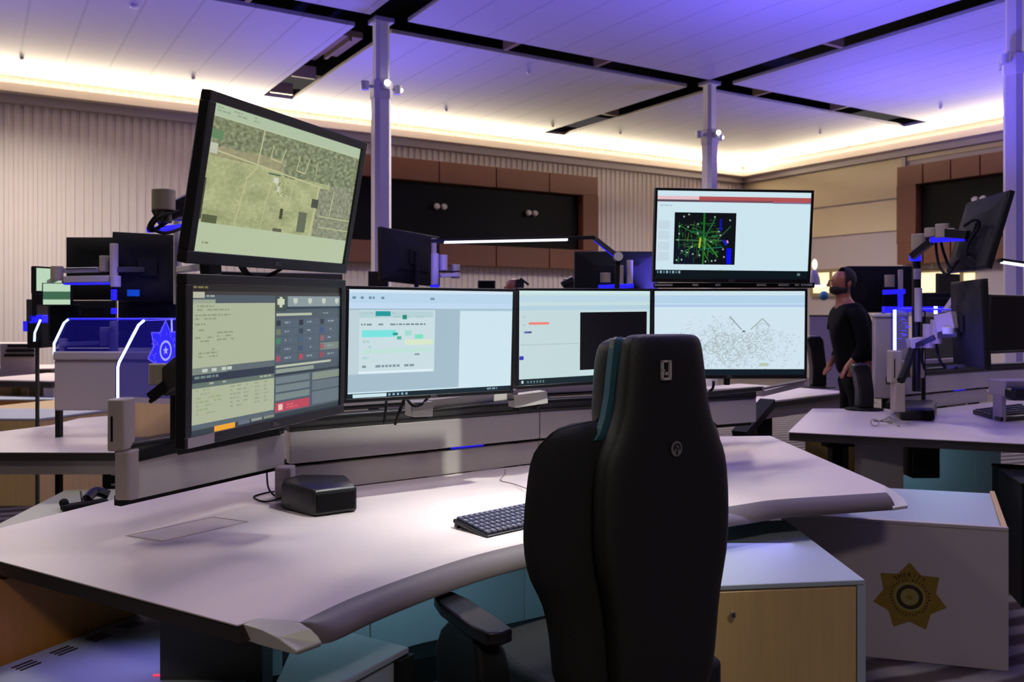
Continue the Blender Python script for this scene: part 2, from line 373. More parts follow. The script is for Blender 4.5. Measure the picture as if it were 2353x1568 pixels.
# ceiling sprinklers / detectors
for i, (px, py, big) in enumerate(((308, 12, 1), (50, 132, 0), (444, 178, 0), (1025, 252, 0), (1215, 165, 0), (1425, 305, 0), (1885, 305, 0), (2162, 246, 0), (1270, 288, 0))):
    c = Pz(px, py, CEIL); r = .045 if big else .028
    o = MB().lathe(c, [(r * .6, -.035), (r, -.022), (r, -.0)], 16).build('smoke_detector' if big else 'sprinkler_head', M['white'])
    if big: tag(o, 'round smoke detector under the ceiling at the top left', 'smoke detector')
    else: tag(o, 'small white sprinkler head in the pale ceiling', 'sprinkler', 'sprinkler heads in the ceiling')

# ------------------------------------------------------------------ monitors
def scr_mat(name, st):
    m = bpy.data.materials.new(name); m.use_nodes = True; nt = m.node_tree; b = nt.nodes['Principled BSDF']
    at = nt.nodes.new('ShaderNodeVertexColor'); at.layer_name = 'Col'
    b.inputs['Base Color'].default_value = (.01, .01, .012, 1); b.inputs['Roughness'].default_value = .3
    nt.links.new(at.outputs[0], b.inputs['Emission Color']); b.inputs['Emission Strength'].default_value = st; return m
M['screen'] = scr_mat('screen_glow', 1.0)
class Scr:
    def __init__(s): s.r = []
    def q(s, u0, v0, u1, v1, c, L=1): s.r.append(((u0, v0), (u1, v0), (u1, v1), (u0, v1), C(*c), L)); return s
    def line(s, u0, v0, u1, v1, wd, c, L=2, asp=1.75):
        dx, dy = (u1 - u0) * asp, v1 - v0; l = math.hypot(dx, dy) or 1; nx, ny = -dy / l * wd / 2 / asp, dx / l * wd / 2
        s.r.append(((u0 + nx, v0 + ny), (u1 + nx, v1 + ny), (u1 - nx, v1 - ny), (u0 - nx, v0 - ny), C(*c), L)); return s
    def text(s, u0, v0, u1, rows, lh, c, rnd, fill=.7, L=2, h=.45):
        for k in range(rows):
            u = u0; v = v0 + k * lh; e = u0 + (u1 - u0) * rnd.uniform(.45, 1)
            while u < e:
                wd = rnd.uniform(.008, .03); 
                if rnd.random() < fill: s.q(u, v, min(u + wd, e), v + lh * h, c, L)
                u += wd + .006
        return s
def monitor(label, pos, yaw, pitch, roll, content=None, w=.69, h=.40, bez=.012, chin=.018, logo=None, thick=.05, group=None, sticker=False, pole=None):
    Rm = Matrix.Rotation(yaw, 3, 'Z') @ Matrix.Rotation(pitch, 3, 'X') @ Matrix.Rotation(roll, 3, 'Y')
    t = thing('monitor', label, 'monitor', pos, rot=Rm, group=group)
    W2, H2 = w / 2, h / 2
    fr = MB()
    fr.box((-W2, -.008, H2 - bez), (W2, .02, H2)); fr.box((-W2, -.008, -H2), (W2, .02, -H2 + chin))
    fr.box((-W2, -.008, -H2 + chin), (-W2 + bez, .02, H2 - bez)); fr.box((W2 - bez, -.008, -H2 + chin), (W2, .02, H2 - bez))
    fr.build('bezel', M['black'], t, local=True, bevel=.002)
    rr = lambda y, k, kz, dz=0: [Vector((x * W2 * k, y, z * H2 * kz + dz)) for x, z in ((-1, -1), (1, -1), (1, 1), (-1, 1))]
    MB().loft([rr(.0, .97, .96), rr(.021, 1, 1), rr(.028, .97, .95), rr(.034, .6, .62), rr(thick, .5, .5)]).build('back_cover', M['matblack'], t, local=True, bevel=.004)
    vb = MB(); vb.box((-.05, thick, -.05), (.05, thick + .012, .05)); vb.build('mount_plate', M['matblack'], t, local=True, bevel=.002)
    if pole is not None:
        q_ = MAT[t.name] @ Vector((0, thick + .02, 0)); MB().cyl((q_.x, q_.y, pole), (q_.x, q_.y, q_.z + .04), .016).build('pole', M['matblack'], t)
    u0, u1, v0, v1 = -W2 + bez, W2 - bez, H2 - bez, -H2 + chin
    b = MB()
    if content:
        for r in content.r:
            ps = [Vector((u0 + (u1 - u0) * p[0], -.002 - .0002 * r[5], v0 + (v1 - v0) * p[1])) for p in r[:4]]
            b.add(ps, [(0, 3, 2, 1)], 0, r[4])
        b.build('screen', M['screen'], t, local=True, smooth=0)
    else:
        b.box((u0, -.003, v1), (u1, 0, v0)); b.build('screen', M['blackglass'], t, local=True, smooth=0)
    if logo:
        text_mesh(logo, .013, MAT[t.name] @ Matrix.Translation((0, -.009, -H2 + chin / 2)) @ Matrix.Rotation(math.pi / 2, 4, 'X'), 'logo', M['silver'], t)
    if sticker:
        MB().box((-W2 + .01, -.0095, -H2 + .001), (-W2 + .10, -.008, -H2 + chin - .002)).build('sticker', M['sticker'], t, local=True)
    return t
rnd = random.Random(4)
D2 = math.radians
def su(s, Yl=1.99, Yr=2.60): return (s / Yr) / ((1 - s) / Yl + s / Yr)
# -- aerial map
s1 = Scr(); s1.q(0, 0, 1, 1, (178, 192, 158), 0)
s1.q(0, 0, 1, .07, (172, 190, 160), 1); s1.text(.02, .015, .5, 2, .022, (140, 160, 130), rnd)
NX, NY = 110, 74; v0m, v1m = .085, .80
for i in range(NX):
    for j in range(NY):
        u = (i + .5) / NX; v = (j + .5) / NY
        n1 = noise.noise(Vector((u * 9, v * 7, 0))); n2 = noise.noise(Vector((u * 45, v * 30, 3))); n3 = noise.noise(Vector((u * 110, v * 75, 8)))
        top = v < .27 - .05 * u + .03 * n1 + (.16 if u > .45 else 0)
        if top: c = Vector((122, 130, 98)) + Vector((46, 50, 42)) * (n2 * .9 + n3 * .4)
        elif u > .80 or (u > .72 and v > .45): c = Vector((134, 138, 112)) + Vector((42, 42, 40)) * (n2 * .7 + n3 * .5)
        elif v < .36: c = Vector((150, 146, 112)) + Vector((18, 18, 14)) * n2
        else: c = Vector((163, 169, 122)) + Vector((22, 20, 18)) * n1 + Vector((16, 15, 15)) * n2 + Vector((8, 8, 8)) * n3
        if .42 < u < .5 and .46 < v < .62: c = c + Vector((40, 40, 50)) * n3
        du, dv = u, v
        s1.q(i / NX, v0m + (v1m - v0m) * j / NY, (i + 1) / NX, v0m + (v1m - v0m) * (j + 1) / NY, tuple(max(20, min(225, x)) for x in c), 1)
road = (184, 184, 140)
for (a, b, c, d, wd) in ((.30, .085, .285, .36, .014), (.285, .36, .235, .45, .012), (.235, .45, .20, .8, .012), (0, .30, .75, .40, .012), (.72, .40, .70, .8, .022), (.84, .40, .83, .62, .010), (.75, .63, 1, .63, .008), (.76, .72, 1, .72, .008), (.40, .38, .37, .60, .012), (.37, .60, .36, .8, .007), (.53, .40, .52, .62, .008),
                        (.37, .17, .36, .27, .010), (.36, .27, .43, .28, .010), (.43, .28, .45, .17, .010), (.55, .2, .54, .31, .01), (.54, .31, .60, .32, .01), (.60, .32, .62, .2, .01), (.68, .2, .68, .34, .008)):
    s1.line(a, b, c, d, wd, road, 2)
for (a, b, c, d, cl) in ((.47, .62, .49, .70, (70, 66, 44)), (.68, .50, .73, .57, (70, 74, 60)), (.02, .745, .10, .80, (84, 92, 58)), (.0, .50, .015, .78, (60, 66, 44)), (.36, .372, .44, .385, (84, 108, 84)), (.44, .775, .50, .80, (90, 92, 72)), (.60, .62, .66, .78, (96, 104, 80)), (.0, .17, .07, .23, (96, 132, 92)), (.01, .26, .05, .33, (186, 192, 170)), (.40, .40, .43, .44, (205, 210, 195)), (.43, .46, .445, .50, (200, 205, 190))): s1.q(a, b, c, d, cl, 3)
s1.text(.02, .93, .12, 1, .03, (130, 140, 110), rnd)
# -- dispatch screen
s2 = Scr(); dk = (74, 86, 96); ol = (170, 178, 150)
s2.q(0, 0, 1, 1, dk, 0); s2.q(0, 0, 1, .045, (34, 30, 26)); s2.q(0, .045, 1, .07, (60, 56, 54)); m_ = su(.565)
s2.q(.0, .05, .07, .09, (180, 182, 160), 2); s2.text(.01, .012, .12, 1, .03, (120, 112, 70), rnd); s2.text(.08, .07, .16, 1, .03, (150, 160, 150), rnd)
s2.q(0, .125, m_, .555, ol, 1); s2.q(0, .10, .13, .125, (150, 160, 140), 2)
for (v, a, b, r_) in ((.14, .03, .24, 2), (.20, .02, .24, 2), (.26, .02, .08, 1), (.30, .04, .12, 1), (.32, .14, .26, 3), (.35, .02, .12, 2), (.43, .04, .16, 3)): s2.text(a, v, b, r_, .024, (138, 146, 118), rnd, .8)
s2.q(0, .555, m_, .60, (92, 104, 108), 1); s2.q(0, .555, .20, .60, (120, 132, 124), 2); s2.text(.06, .565, .30, 1, .05, (190, 200, 190), rnd, .6, 3); s2.q(0, .60, m_, .655, (44, 54, 68), 1); s2.text(.02, .61, .24, 1, .04, (110, 130, 126), rnd)
s2.q(0, .655, m_, .69, (96, 112, 104), 1); s2.text(.1, .66, m_, 1, .03, (160, 170, 150), rnd, .5)
s2.q(0, .69, m_, .93, ol, 1); s2.text(.03, .70, .17, 7, .026, (150, 166, 126), rnd, .9)
for uc in (.22, .26, .30, .37, .43): s2.text(uc, .70, uc + .035, 6, .028, (148, 158, 130), rnd, .9)
s2.q(m_, .07, m_ + .08, .19, (60, 74, 68), 1); s2.q(m_ + .015, .095, m_ + .065, .14, (196, 204, 176), 3); s2.q(m_ + .03, .08, m_ + .05, .16, (196, 204, 176), 3)
s2.q(m_ + .09, .075, 1, .155, (134, 148, 150), 1); s2.q(m_ + .08, .155, 1, .175, (44, 58, 76), 1)
for k in range(4): uu = m_ + .13 + k * .11; s2.q(uu, .09, uu + .03, .125, (190, 200, 188), 2); s2.q(uu + .008, .12, uu + .022, .138, (176, 190, 180), 2)
s2.q(m_ + .01, .205, m_ + .27, .225, (176, 184, 160), 2); s2.text(m_ + .36, .205, m_ + .44, 1, .025, (130, 146, 150), rnd)
for r_ in range(5):
    for k in range(3):
        uu = m_ + .01 + k * .165; v = .25 + r_ * .068
        s2.q(uu, v, uu + .155, v + .06, (80, 94, 106) if not (r_ == 3 and k == 2) else (120, 130, 122), 1)
        cc = ((40, 48, 58), (38, 44, 60), (46, 54, 66)) if r_ < 1 else ((110, 120, 90), (50, 62, 76), (58, 76, 130)) if r_ == 1 else ((60, 130, 92), (66, 92, 116), (150, 90, 100)) if r_ == 2 else ((72, 84, 92), (60, 76, 110), (160, 84, 96)) if r_ == 3 else ((160, 74, 90), (168, 74, 88), (150, 70, 84))
        s2.q(uu, v + .008, uu + .03, v + .05, cc[k], 2); s2.text(uu + .06, v + .02, uu + .12, 1, .03, (136, 152, 158), rnd, .9)
s2.q(m_ + .01, .60, m_ + .43, .618, (180, 188, 166), 2); s2.q(m_ + .01, .63, m_ + .29, .66, (140, 152, 140), 2); s2.q(m_, .665, 1, .68, (42, 56, 62), 1)
for k in range(3): s2.q(m_ + .01, .69 + k * .064, m_ + .26, .69 + k * .064 + .05, ((108, 124, 128), (112, 128, 130), (116, 132, 130))[k], 2)
s2.q(m_ + .01, .885, m_ + .26, .955, (182, 66, 84), 2); s2.q(m_ + .03, .897, m_ + .06, .943, (232, 190, 180), 3); s2.text(m_ + .09, .905, m_ + .17, 2, .022, (216, 110, 112), rnd, .9, 3)
s2.q(m_ + .28, .69, 1, .75, (128, 140, 128), 2); s2.q(m_ + .28, .76, 1, .835, (98, 112, 120), 2); s2.q(m_ + .28, .845, 1, .95, (100, 114, 122), 2)
s2.q(0, .93, m_, .965, (84, 98, 106), 2); s2.q(0, .965, 1, 1, (46, 58, 62), 2); s2.q(.13, .963, .25, 1.0, (236, 160, 34), 3); s2.q(.27, .965, .34, .99, (96, 108, 120), 3); s2.q(.35, .965, .42, .985, (140, 146, 140), 3); s2.q(.43, .965, .50, .985, (128, 134, 120), 3)
# -- report window screen
s3 = Scr(); s3.q(0, 0, 1, 1, (164, 188, 202), 0); s3.q(0, 0, 1, .03, (206, 226, 240), 1); s3.q(0, .03, 1, .17, (184, 212, 234), 1); s3.q(0, .125, 1, .175, (194, 216, 240), 1)
s3.text(.02, .065, .3, 1, .05, (110, 140, 160), rnd, .45); s3.text(.4, .07, .58, 1, .05, (120, 146, 166), rnd, .4)
s3.q(0, .19, .50, .78, (200, 220, 226), 1); s3.q(0, .19, .06, .78, (190, 208, 216), 2); s3.q(.06, .20, .49, .26, (180, 208, 214), 2)
s3.q(.15, .20, .235, .245, (34, 152, 154), 3); s3.q(.305, .235, .33, .275, (30, 140, 120), 3); s3.text(.07, .21, .48, 2, .035, (158, 190, 192), rnd, .5)
s3.text(.07, .315, .48, 1, .035, (120, 140, 146), rnd, .9); s3.q(.075, .375, .27, .44, (120, 226, 222), 2); s3.q(.25, .40, .28, .425, (40, 160, 150), 3); s3.q(.275, .435, .30, .465, (80, 180, 150), 3)
s3.q(.32, .38, .36, .43, (160, 218, 206), 2); s3.q(.38, .42, .43, .46, (120, 224, 190), 2); s3.q(.32, .47, .49, .52, (214, 230, 200), 2); s3.q(.08, .55, .48, .59, (190, 224, 214), 2); s3.text(.08, .47, .14, 4, .05, (176, 206, 206), rnd)
s3.text(.08, .70, .48, 1, .05, (130, 150, 160), rnd, .7); s3.q(.06, .755, .49, .775, (222, 238, 246), 3); s3.text(.38, .60, .44, 1, .04, (140, 160, 160), rnd)
s3.q(.655, .19, 1, .955, (205, 228, 238), 1); s3.q(.655, .19, 1, .20, (180, 208, 230), 2)
s3.q(0, .945, 1, .955, (208, 232, 240), 2); s3.q(0, .958, 1, 1, (10, 34, 44), 2); s3.q(.03, .963, .22, .995, (200, 226, 234), 3)
for k in range(5): s3.q(.23 + k * .025, .968, .243 + k * .025, .99, (130, 170, 180), 3)
s3.text(.84, .968, .99, 1, .04, (120, 150, 160), rnd, .8, 3)
# -- half black screen
s4 = Scr(); s4.q(0, 0, 1, 1, (196, 220, 224), 0); s4.q(0, 0, 1, .03, (204, 232, 230), 1); s4.q(0, .05, 1, .12, (186, 214, 226), 1); s4.q(0, .16, 1, .21, (180, 208, 222), 1); s4.q(0, .22, .44, .93, (194, 216, 218), 1)
s4.q(.07, .335, .215, .36, (240, 128, 116), 3); s4.q(.04, .43, .09, .45, (84, 92, 170), 3); s4.q(.07, .432, .09, .446, (60, 66, 120), 4); s4.q(.005, .69, .035, .73, (50, 56, 180), 3); s4.q(.01, .57, .43, .577, (170, 190, 192), 2)
s4.text(.03, .27, .06, 5, .04, (176, 196, 196), rnd); s4.q(.445, .235, .975, .87, (4, 3, 7), 3); s4.q(0, .935, 1, 1, (12, 34, 40), 2)
s4.q(.02, .95, .035, .98, (190, 210, 210), 3)
for k in range(6): s4.q(.06 + k * .022, .955, .072 + k * .022, .98, (90, 116, 122), 3)
# -- sketch map screen
s5 = Scr(); s5.q(0, 0, 1, 1, (206, 228, 238), 0); s5.q(0, 0, 1, .03, (204, 226, 234), 1); s5.q(0, .05, 1, .15, (180, 210, 234), 1); s5.q(0, .16, 1, .19, (176, 200, 236), 1); s5.q(0, .21, 1, .93, (208, 228, 240), 1)
for k in range(1500):
    g = rnd.random(); u = rnd.gauss(.46, .14); v = rnd.gauss(.64, .17)
    if k % 3 == 0: u = rnd.gauss(.68, .14); v = rnd.gauss(.62, .15)
    if not (.02 < u < .98 and .26 < v < .92) or (abs(u - .6) < .07 and v < .48) or (v < .26 + abs(u - .38) * .45): continue
    an = rnd.uniform(0, 3.14); l = rnd.uniform(.005, .03); cc = rnd.randint(150, 192)
    s5.line(u, v, u + l * math.cos(an), v + l * math.sin(an) * 1.6, .0045, (cc, cc + 12, cc + 14), 2)
for (x, y) in ((.45, .57), (.38, .68), (.52, .76), (.72, .46)):
    for k in range(14): a0 = k * .449; s5.line(x + .045 * math.cos(a0), y + .075 * math.sin(a0), x + .045 * math.cos(a0 + .449), y + .075 * math.sin(a0 + .449), .006, (160, 178, 180), 3)
s5.line(.50, .30, .58, .46, .012, (136, 152, 154), 3); s5.line(.64, .46, .72, .33, .016, (164, 186, 182), 3); s5.line(.72, .33, .77, .42, .012, (150, 170, 168), 3); s5.q(.585, .47, .605, .49, (110, 128, 130), 4); s5.q(.70, .86, .76, .90, (186, 200, 176), 3)
s5.q(0, .935, 1, 1, (8, 26, 38), 2)
# -- radar screen
s6 = Scr(); s6.q(0, 0, 1, 1, (203, 228, 238), 0); s6.q(0, .06, 1, .10, (226, 190, 196), 1); s6.q(.27, .06, 1, .12, (176, 82, 84), 2); s6.q(0, .10, .75, .125, (88, 70, 86), 2); s6.q(.75, .115, 1, .13, (130, 110, 150), 3); s6.text(.02, .16, .1, 1, .03, (170, 190, 200), rnd, .9)
for k in range(4): s6.q(.01, .34 + k * .12, .085, .34 + k * .12 + .10, (196, 216, 226), 1)
x0, x1, y0, y1 = .115, .515, .245, .84
s6.q(x0, y0, x1, y1, (3, 10, 14), 2); s6.q(x0, y0 + .35, x0 + .14, y1, (6, 14, 30), 3)
def L6(a, b, c, d, wd, cl, L=4): s6.line(x0 + (x1 - x0) * a, y0 + (y1 - y0) * b, x0 + (x1 - x0) * c, y0 + (y1 - y0) * d, wd, cl, L)
for k in range(150):
    a0 = rnd.gauss(.42, .18); b0 = rnd.gauss(.52, .20)
    if not (.04 < a0 < .74 and .06 < b0 < .95): continue
    g = rnd.randint(50, 120); an = rnd.choice((0, 1.57, rnd.uniform(0, 3.1))); l = rnd.uniform(.04, .16)
    L6(a0, b0, min(.78, max(.02, a0 + l * math.cos(an))), min(.97, max(.02, b0 + l * math.sin(an))), rnd.uniform(.004, .012), (rnd.randint(10, 60), g, rnd.randint(20, 60)))
for q in ((.48, .0, .48, 1, .02, (20, 110, 30)), (.02, .53, .78, .53, .010, (70, 110, 70)), (.5, .5, .66, .1, .012, (30, 110, 60)), (.72, .5, .92, .25, .010, (40, 100, 60)), (.08, .2, .08, .7, .01, (20, 90, 40)), (.08, .25, .7, .62, .008, (30, 120, 40)), (.1, .8, .55, .5, .008, (40, 110, 50)), (.55, .6, .72, .85, .016, (50, 130, 40)), (.25, .37, .5, .37, .012, (20, 100, 60)), (.45, .7, .8, .66, .01, (20, 110, 100)), (.50, .48, .50, .72, .02, (110, 170, 90))): L6(*q)
L6(.75, .12, .75, .35, .024, (14, 10, 170), 5); L6(.90, .68, .90, .985, .055, (4, 4, 235), 5); L6(.80, .52, .86, .62, .03, (20, 30, 190), 5); L6(.43, .48, .41, .68, .022, (170, 190, 50), 6); L6(.86, .53, .88, .58, .018, (220, 150, 190), 6)
for (a, b) in ((.15, .08), (.23, .04), (.38, .22), (.65, .08), (.90, .14), (.08, .27), (.22, .28), (.08, .41), (.72, .36), (.75, .43), (.06, .53), (.13, .74), (.22, .77), (.31, .80), (.42, .82), (.05, .92), (.13, .91), (.52, .94), (.62, .93), (.68, .92), (.80, .70), (.82, .85), (.60, .56), (.38, .40), (.29, .66)):
    L6(a - .012, b, a + .014, b, .018, (150, 170, 165), 7)
s6.text(.41, .965 - .07, .46, 1, .03, (180, 200, 200), rnd, 1); s6.q(0, .905, 1, 1, (4, 18, 24), 2)
for k in range(8): s6.q(.01 + k * .02, .915, .022 + k * .02, .945, ((150, 170, 176) if k % 2 else (60, 110, 130)), 3)
s6.q(.93, .93, .95, .96, (90, 120, 125), 3)

monitor('tilted upper left monitor showing an aerial map in green tones', (-.600, 2.313, 1.735), D2(69), D2(10.9), D2(-.4), s1, bez=.024, chin=.03, logo='DELL')
monitor('lower left monitor with dark dispatch window, red button and orange tab', (-.627, 2.293, 1.315), D2(70), D2(1.4), D2(-.8), s2, bez=.024, chin=.026, logo='DELL', sticker=True)
monitor('desk monitor with teal highlighted report and pale blank pane', (-.281, 3.147, 1.313), D2(33.6), D2(2.4), 0, s3, bez=.011, chin=.014, logo='DELL')
monitor('desk monitor with a large black window, partly behind the chair', (.310, 3.601, 1.323), D2(31.4), D2(1.5), D2(-.6), s4, bez=.011, chin=.014)
monitor('lower right monitor showing a faint grey sketch map', (.965, 3.865, 1.329), D2(0.5), D2(1.5), 0, s5, bez=.011, chin=.018, logo='DELL')
monitor('upper right monitor with red banner and black radar picture', (.947, 3.728, 1.750), D2(4.0), D2(5.5), D2(.4), s6, bez=.011, chin=.018, logo='DELL')

# ------------------------------------------------------------------ consoles
DZ = .74
def bez(p, n=8):                        # smooth polyline through points (Catmull-Rom)
    out = []
    q = [p[0]] + list(p) + [p[-1]]
    for i in range(1, len(q) - 2):
        for k in range(n):
            t = k / n; a, b, c, d = q[i - 1], q[i], q[i + 1], q[i + 2]
            out.append(.5 * ((2 * b) + (c - a) * t + (2 * a - 5 * b + 4 * c - d) * t * t + (3 * b - a - 3 * c + d) * t ** 3))
    return out + [p[-1]]
front_px = [(690, 1430), (760, 1396), (827, 1367), (955, 1320), (1083, 1279), (1200, 1250), (1330, 1222), (1500, 1190), (1690, 1162), (1780, 1149), (1926, 1139), (2036, 1132)]
front = bez([Pz(x, y, DZ) for x, y in front_px], 4)
cornL = [Pz(545, 1437, DZ), Vector((-1.698, 2.565, DZ)), Pz(0, 1214, DZ), Pz(256, 1150, DZ), Vector((-1.30, 3.50, DZ)), Vector((-1.02, 3.80, DZ)), Vector((-.88, 3.62, DZ)), Vector((-.835, 3.30, DZ)), Vector((.12, 3.925, DZ)), Vector((1.0, 4.39, DZ)), Vector((1.12, 4.80, DZ)), Pz(1770, 1002, DZ), Pz(2036, 1118, DZ)]
desk = thing('console_desk', 'large curved white console desk in front with a grey rubber front edge', 'desk', (0.1, 3.2, 0))
outline = cornL[::-1] + []
poly = [Pz(597, 1421, DZ)] + front + [cornL[-1]] + cornL[::-1][1:]
# worktop
poly = front + cornL[::-1] + [Pz(600, 1421, DZ)]
wt = MB(); wt.prism(poly, DZ - .003, DZ); wt.build('worktop', M['desk'], desk)
# dark core board under the laminate, seen at the straight edges
core = MB(); core.prism([p + (Vector((0.15, 3.3, DZ)) - p) * .004 for p in poly], DZ - .042, DZ - .003); core.build('edge_band', M['edge'], desk)
# rubber bullnose along the front curve
def offs(path, d):
    o = []
    for i, p in enumerate(path):
        t = (path[min(i + 1, len(path) - 1)] - path[max(i - 1, 0)]).normalized(); o.append(p + Vector((t.y, -t.x, 0)) * d)
    return o
prof = [(0, 0), (.012, -.004), (.028, -.014), (.043, -.030), (.052, -.048), (.050, -.056), (.02, -.056), (0, -.05)]
rings = []
for i, p in enumerate(front):
    t = (front[min(i + 1, len(front) - 1)] - front[max(i - 1, 0)]).normalized(); nn = Vector((t.y, -t.x, 0))
    nn = nn.lerp(Vector((.91, .41, 0)), (1, .7, .45, .25, .1)[i] if i < 5 else 0).normalized()
    rings.append([p + nn * d + Vector((0, 0, z)) for d, z in prof])
MB().loft(rings).build('bullnose_edge', M['bullnose'], desk, smooth=50)
MB().loft([[p + Vector((0, 0, -.001)) for p in (r[6], r[7], r[7] + Vector((0, .05, -.03)), r[6] + Vector((0, .02, -.012)))] for r in rings]).build('under_edge', M['matblack'], desk)
# corner caps
def cap(pts_top, drop, name='corner_cap'):
    pass
p0, p1 = front[0], front[1]; t = (p1 - p0).normalized(); nn = Vector((t.y, -t.x, 0))
cl = Pz(545, 1437, DZ)
def capmesh(endring, back, tdir, L, lowz):
    # profile ring at the bullnose end swept along -tdir and closing to the desk corner
    return None
prc = [(-.09, .001), (0, .002), (.014, -.002), (.030, -.013), (.045, -.029), (.053, -.046), (.050, -.058), (.02, -.060), (-.02, -.058), (-.09, -.044)]
def sweepcap(p, tdir, nrm, L, sk):
    rr = []
    for k in range(5):
        f = k / 4; rr.append([p - tdir * L * f + nrm * (d * (1 - .10 * f) + sk * f * L) + Vector((0, 0, z)) for d, z in prc])
    return MB().loft(rr)
edir = (cornL[1] - cl).normalized()
cp = [Pz(543, 1429, DZ + .001), Pz(597, 1420, DZ + .001), Pz(690, 1431, DZ + .001)]
out = [Pz(740, 1478, DZ - .045), Pz(730, 1487, DZ - .052), Pz(681, 1505, DZ - .055)]
cm = MB()
q = [cp[0], cp[1], cp[2], Pz(714, 1447, DZ - .010), Pz(731, 1461, DZ - .026), Pz(742, 1478, DZ - .046), Pz(681, 1499, DZ - .046), Pz(640, 1467, DZ - .022), Pz(600, 1446, DZ - .006)]
low = [Pz(546, 1466, DZ - .042), Pz(597, 1440, DZ - .05), Pz(690, 1450, DZ - .055), Pz(712, 1465, DZ - .055), Pz(730, 1478, DZ - .056), Pz(738, 1487, DZ - .058), Pz(682, 1507, DZ - .058), Pz(630, 1494, DZ - .056), Pz(590, 1482, DZ - .052)]
cm.loft([low, q]); cm.build('corner_cap', M['white'], desk, bevel=.004, smooth=60)
q = [Pz(2036, 1118, DZ + .001), Pz(2052, 1126, DZ - .006), Pz(2078, 1146, DZ - .028), Pz(2086, 1162, DZ - .040), Pz(2052, 1167, DZ - .044), Pz(2046, 1150, DZ - .028), Pz(2036, 1132, DZ)]
low = [p + Vector((0, 0, -.03 if i in (0, 6) else -.02 if i in (1, 5) else -.012)) for i, p in enumerate(q)]
MB().loft([low, q]).build('corner_cap', M['white'], desk, bevel=.003, smooth=60)
# cable flap let into the top
fl = [Pz(290, 1232, DZ), Pz(372, 1245, DZ), Pz(570, 1200, DZ), Pz(490, 1189, DZ)]
fm = MB()
for i in range(4): fm.bar(fl[i] + Vector((0, 0, .0006)), fl[(i + 1) % 4] + Vector((0, 0, .0006)), .004, .0014)
fm.build('cable_flap_frame', M['post'], desk); MB().prism([fl[0].lerp(fl[2], .03), fl[1].lerp(fl[3], .03), fl[2].lerp(fl[0], .03), fl[3].lerp(fl[1], .03)], DZ, DZ + .0006).build('cable_flap', M['desk'], desk)
# lifting columns, crossbar and feet
for x, y in ((-.75, 3.05), (.95, 3.75)):
    lg = MB(); lg.box((x - .045, y - .04, .03), (x + .045, y + .04, DZ - .042)); o = lg.build('lift_column', M['silver'], desk, bevel=.004)
    MB().bar((x - .25, y - .25, .02), (x + .2, y + .3, .02), .08, .04).build('foot', M['matblack'], desk, bevel=.004)
MB().bar((-.75, 3.05, DZ - .08), (.95, 3.75, DZ - .08), .06, .06).build('crossbar', M['matblack'], desk)

def frame_console(name, label, segs, post, led_px, Ts=(0, 0, 0), rail=True, badge=False):
    """slat-wall frame: upper panels, lower panels, dark rail, back frame, end post"""
    Ts = Vector(Ts)
    t = thing(name, label, 'console frame', Vector(segs[1][0]) + Ts)
    for k, (a, b, lower) in enumerate(segs):
        a = Vector(a) + Ts; b = Vector(b) + Ts; d = (b - a).normalized(); nb = Vector((-d.y, d.x, 0))
        n = max(1, round((b - a).length / 1.1)); 
        for j in range(n):
            p = a.lerp(b, j / n) + d * .002; q = a.lerp(b, (j + 1) / n) - d * .002
            f = lambda v, z: Vector((v.x, v.y, z))
            MB().bar(f(p, .915) + nb * .02, f(q, .915) + nb * .02, .04, .12).build('upper_panel', M['grey'], t, bevel=.003)
            if lower: MB().bar(f(p, .793) + nb * .03, f(q, .793) + nb * .03, .04, .098).build('lower_panel', M['grey'], t, bevel=.003)
        f = lambda v, z: Vector((v.x, v.y, z))
        MB().bar(f(a, .849) + nb * .055, f(b, .849) + nb * .055, .03, .03).build('recess_strip', M['matblack'], t)
        MB().bar(f(a, 1.003) + nb * .035, f(b, 1.003) + nb * .035, .07, .054).build('accessory_rail', M['rail'], t, bevel=.004)
        rl = MB(); rl.bar(f(a, 1.018) - nb * .002, f(b, 1.018) - nb * .002, .006, .006); rl.bar(f(a, .99) - nb * .002, f(b, .99) - nb * .002, .006, .004)
        rl.build('rail_lip', M['matblack'], t)
        if lower:
            MB().bar(f(a, 1.058) + nb * .09, f(b, 1.058) + nb * .09, .03, .05).build('back_frame', M['lilac_grey'], t, bevel=.003)
            MB().bar(f(a, 1.047) + nb * .07, f(b, 1.047) + nb * .07, .008, .007).build('back_frame_groove', M['matblack'], t)
            for fr in (.1, .5, .9):
                c = a.lerp(b, fr) + nb * .06; MB().box((c.x - .03, c.y - .03, .0), (c.x + .03, c.y + .03, .98)).build('upright', M['matblack'], t)
    a, b = Vector(segs[1][0]) + Ts, Vector(segs[1][1]) + Ts; f = lambda v, z: Vector((v.x, v.y, z)); d = (b - a).normalized(); nb = Vector((-d.y, d.x, 0))
    MB().bar(f(a.lerp(b, .62), .849) + nb * .038, f(a.lerp(b, .76), .849) + nb * .038, .004, .010).build('blue_indicator', M['ledblue'], t)  # glowing bar put in for the blue highlight in the slot
    return t
post = P(282, 1030, 2.62)
segs = [((-1.15, 2.62, 0), (-.84, 3.22, 0), False), ((-.83, 3.25, 0), (.125, 3.92, 0), True), ((.125, 3.92, 0), (.66, 4.20, 0), True), ((.66, 4.20, 0), (1.27, 4.52, 0), False)]
fa = frame_console('slat_wall', 'low grey slat wall along the back of the near desk', segs, post, None)
MB().box((-.86, 3.15, .745), (-.80, 3.22, .86)).build('corner_block', M['lilac_grey'], fa, bevel=.006)
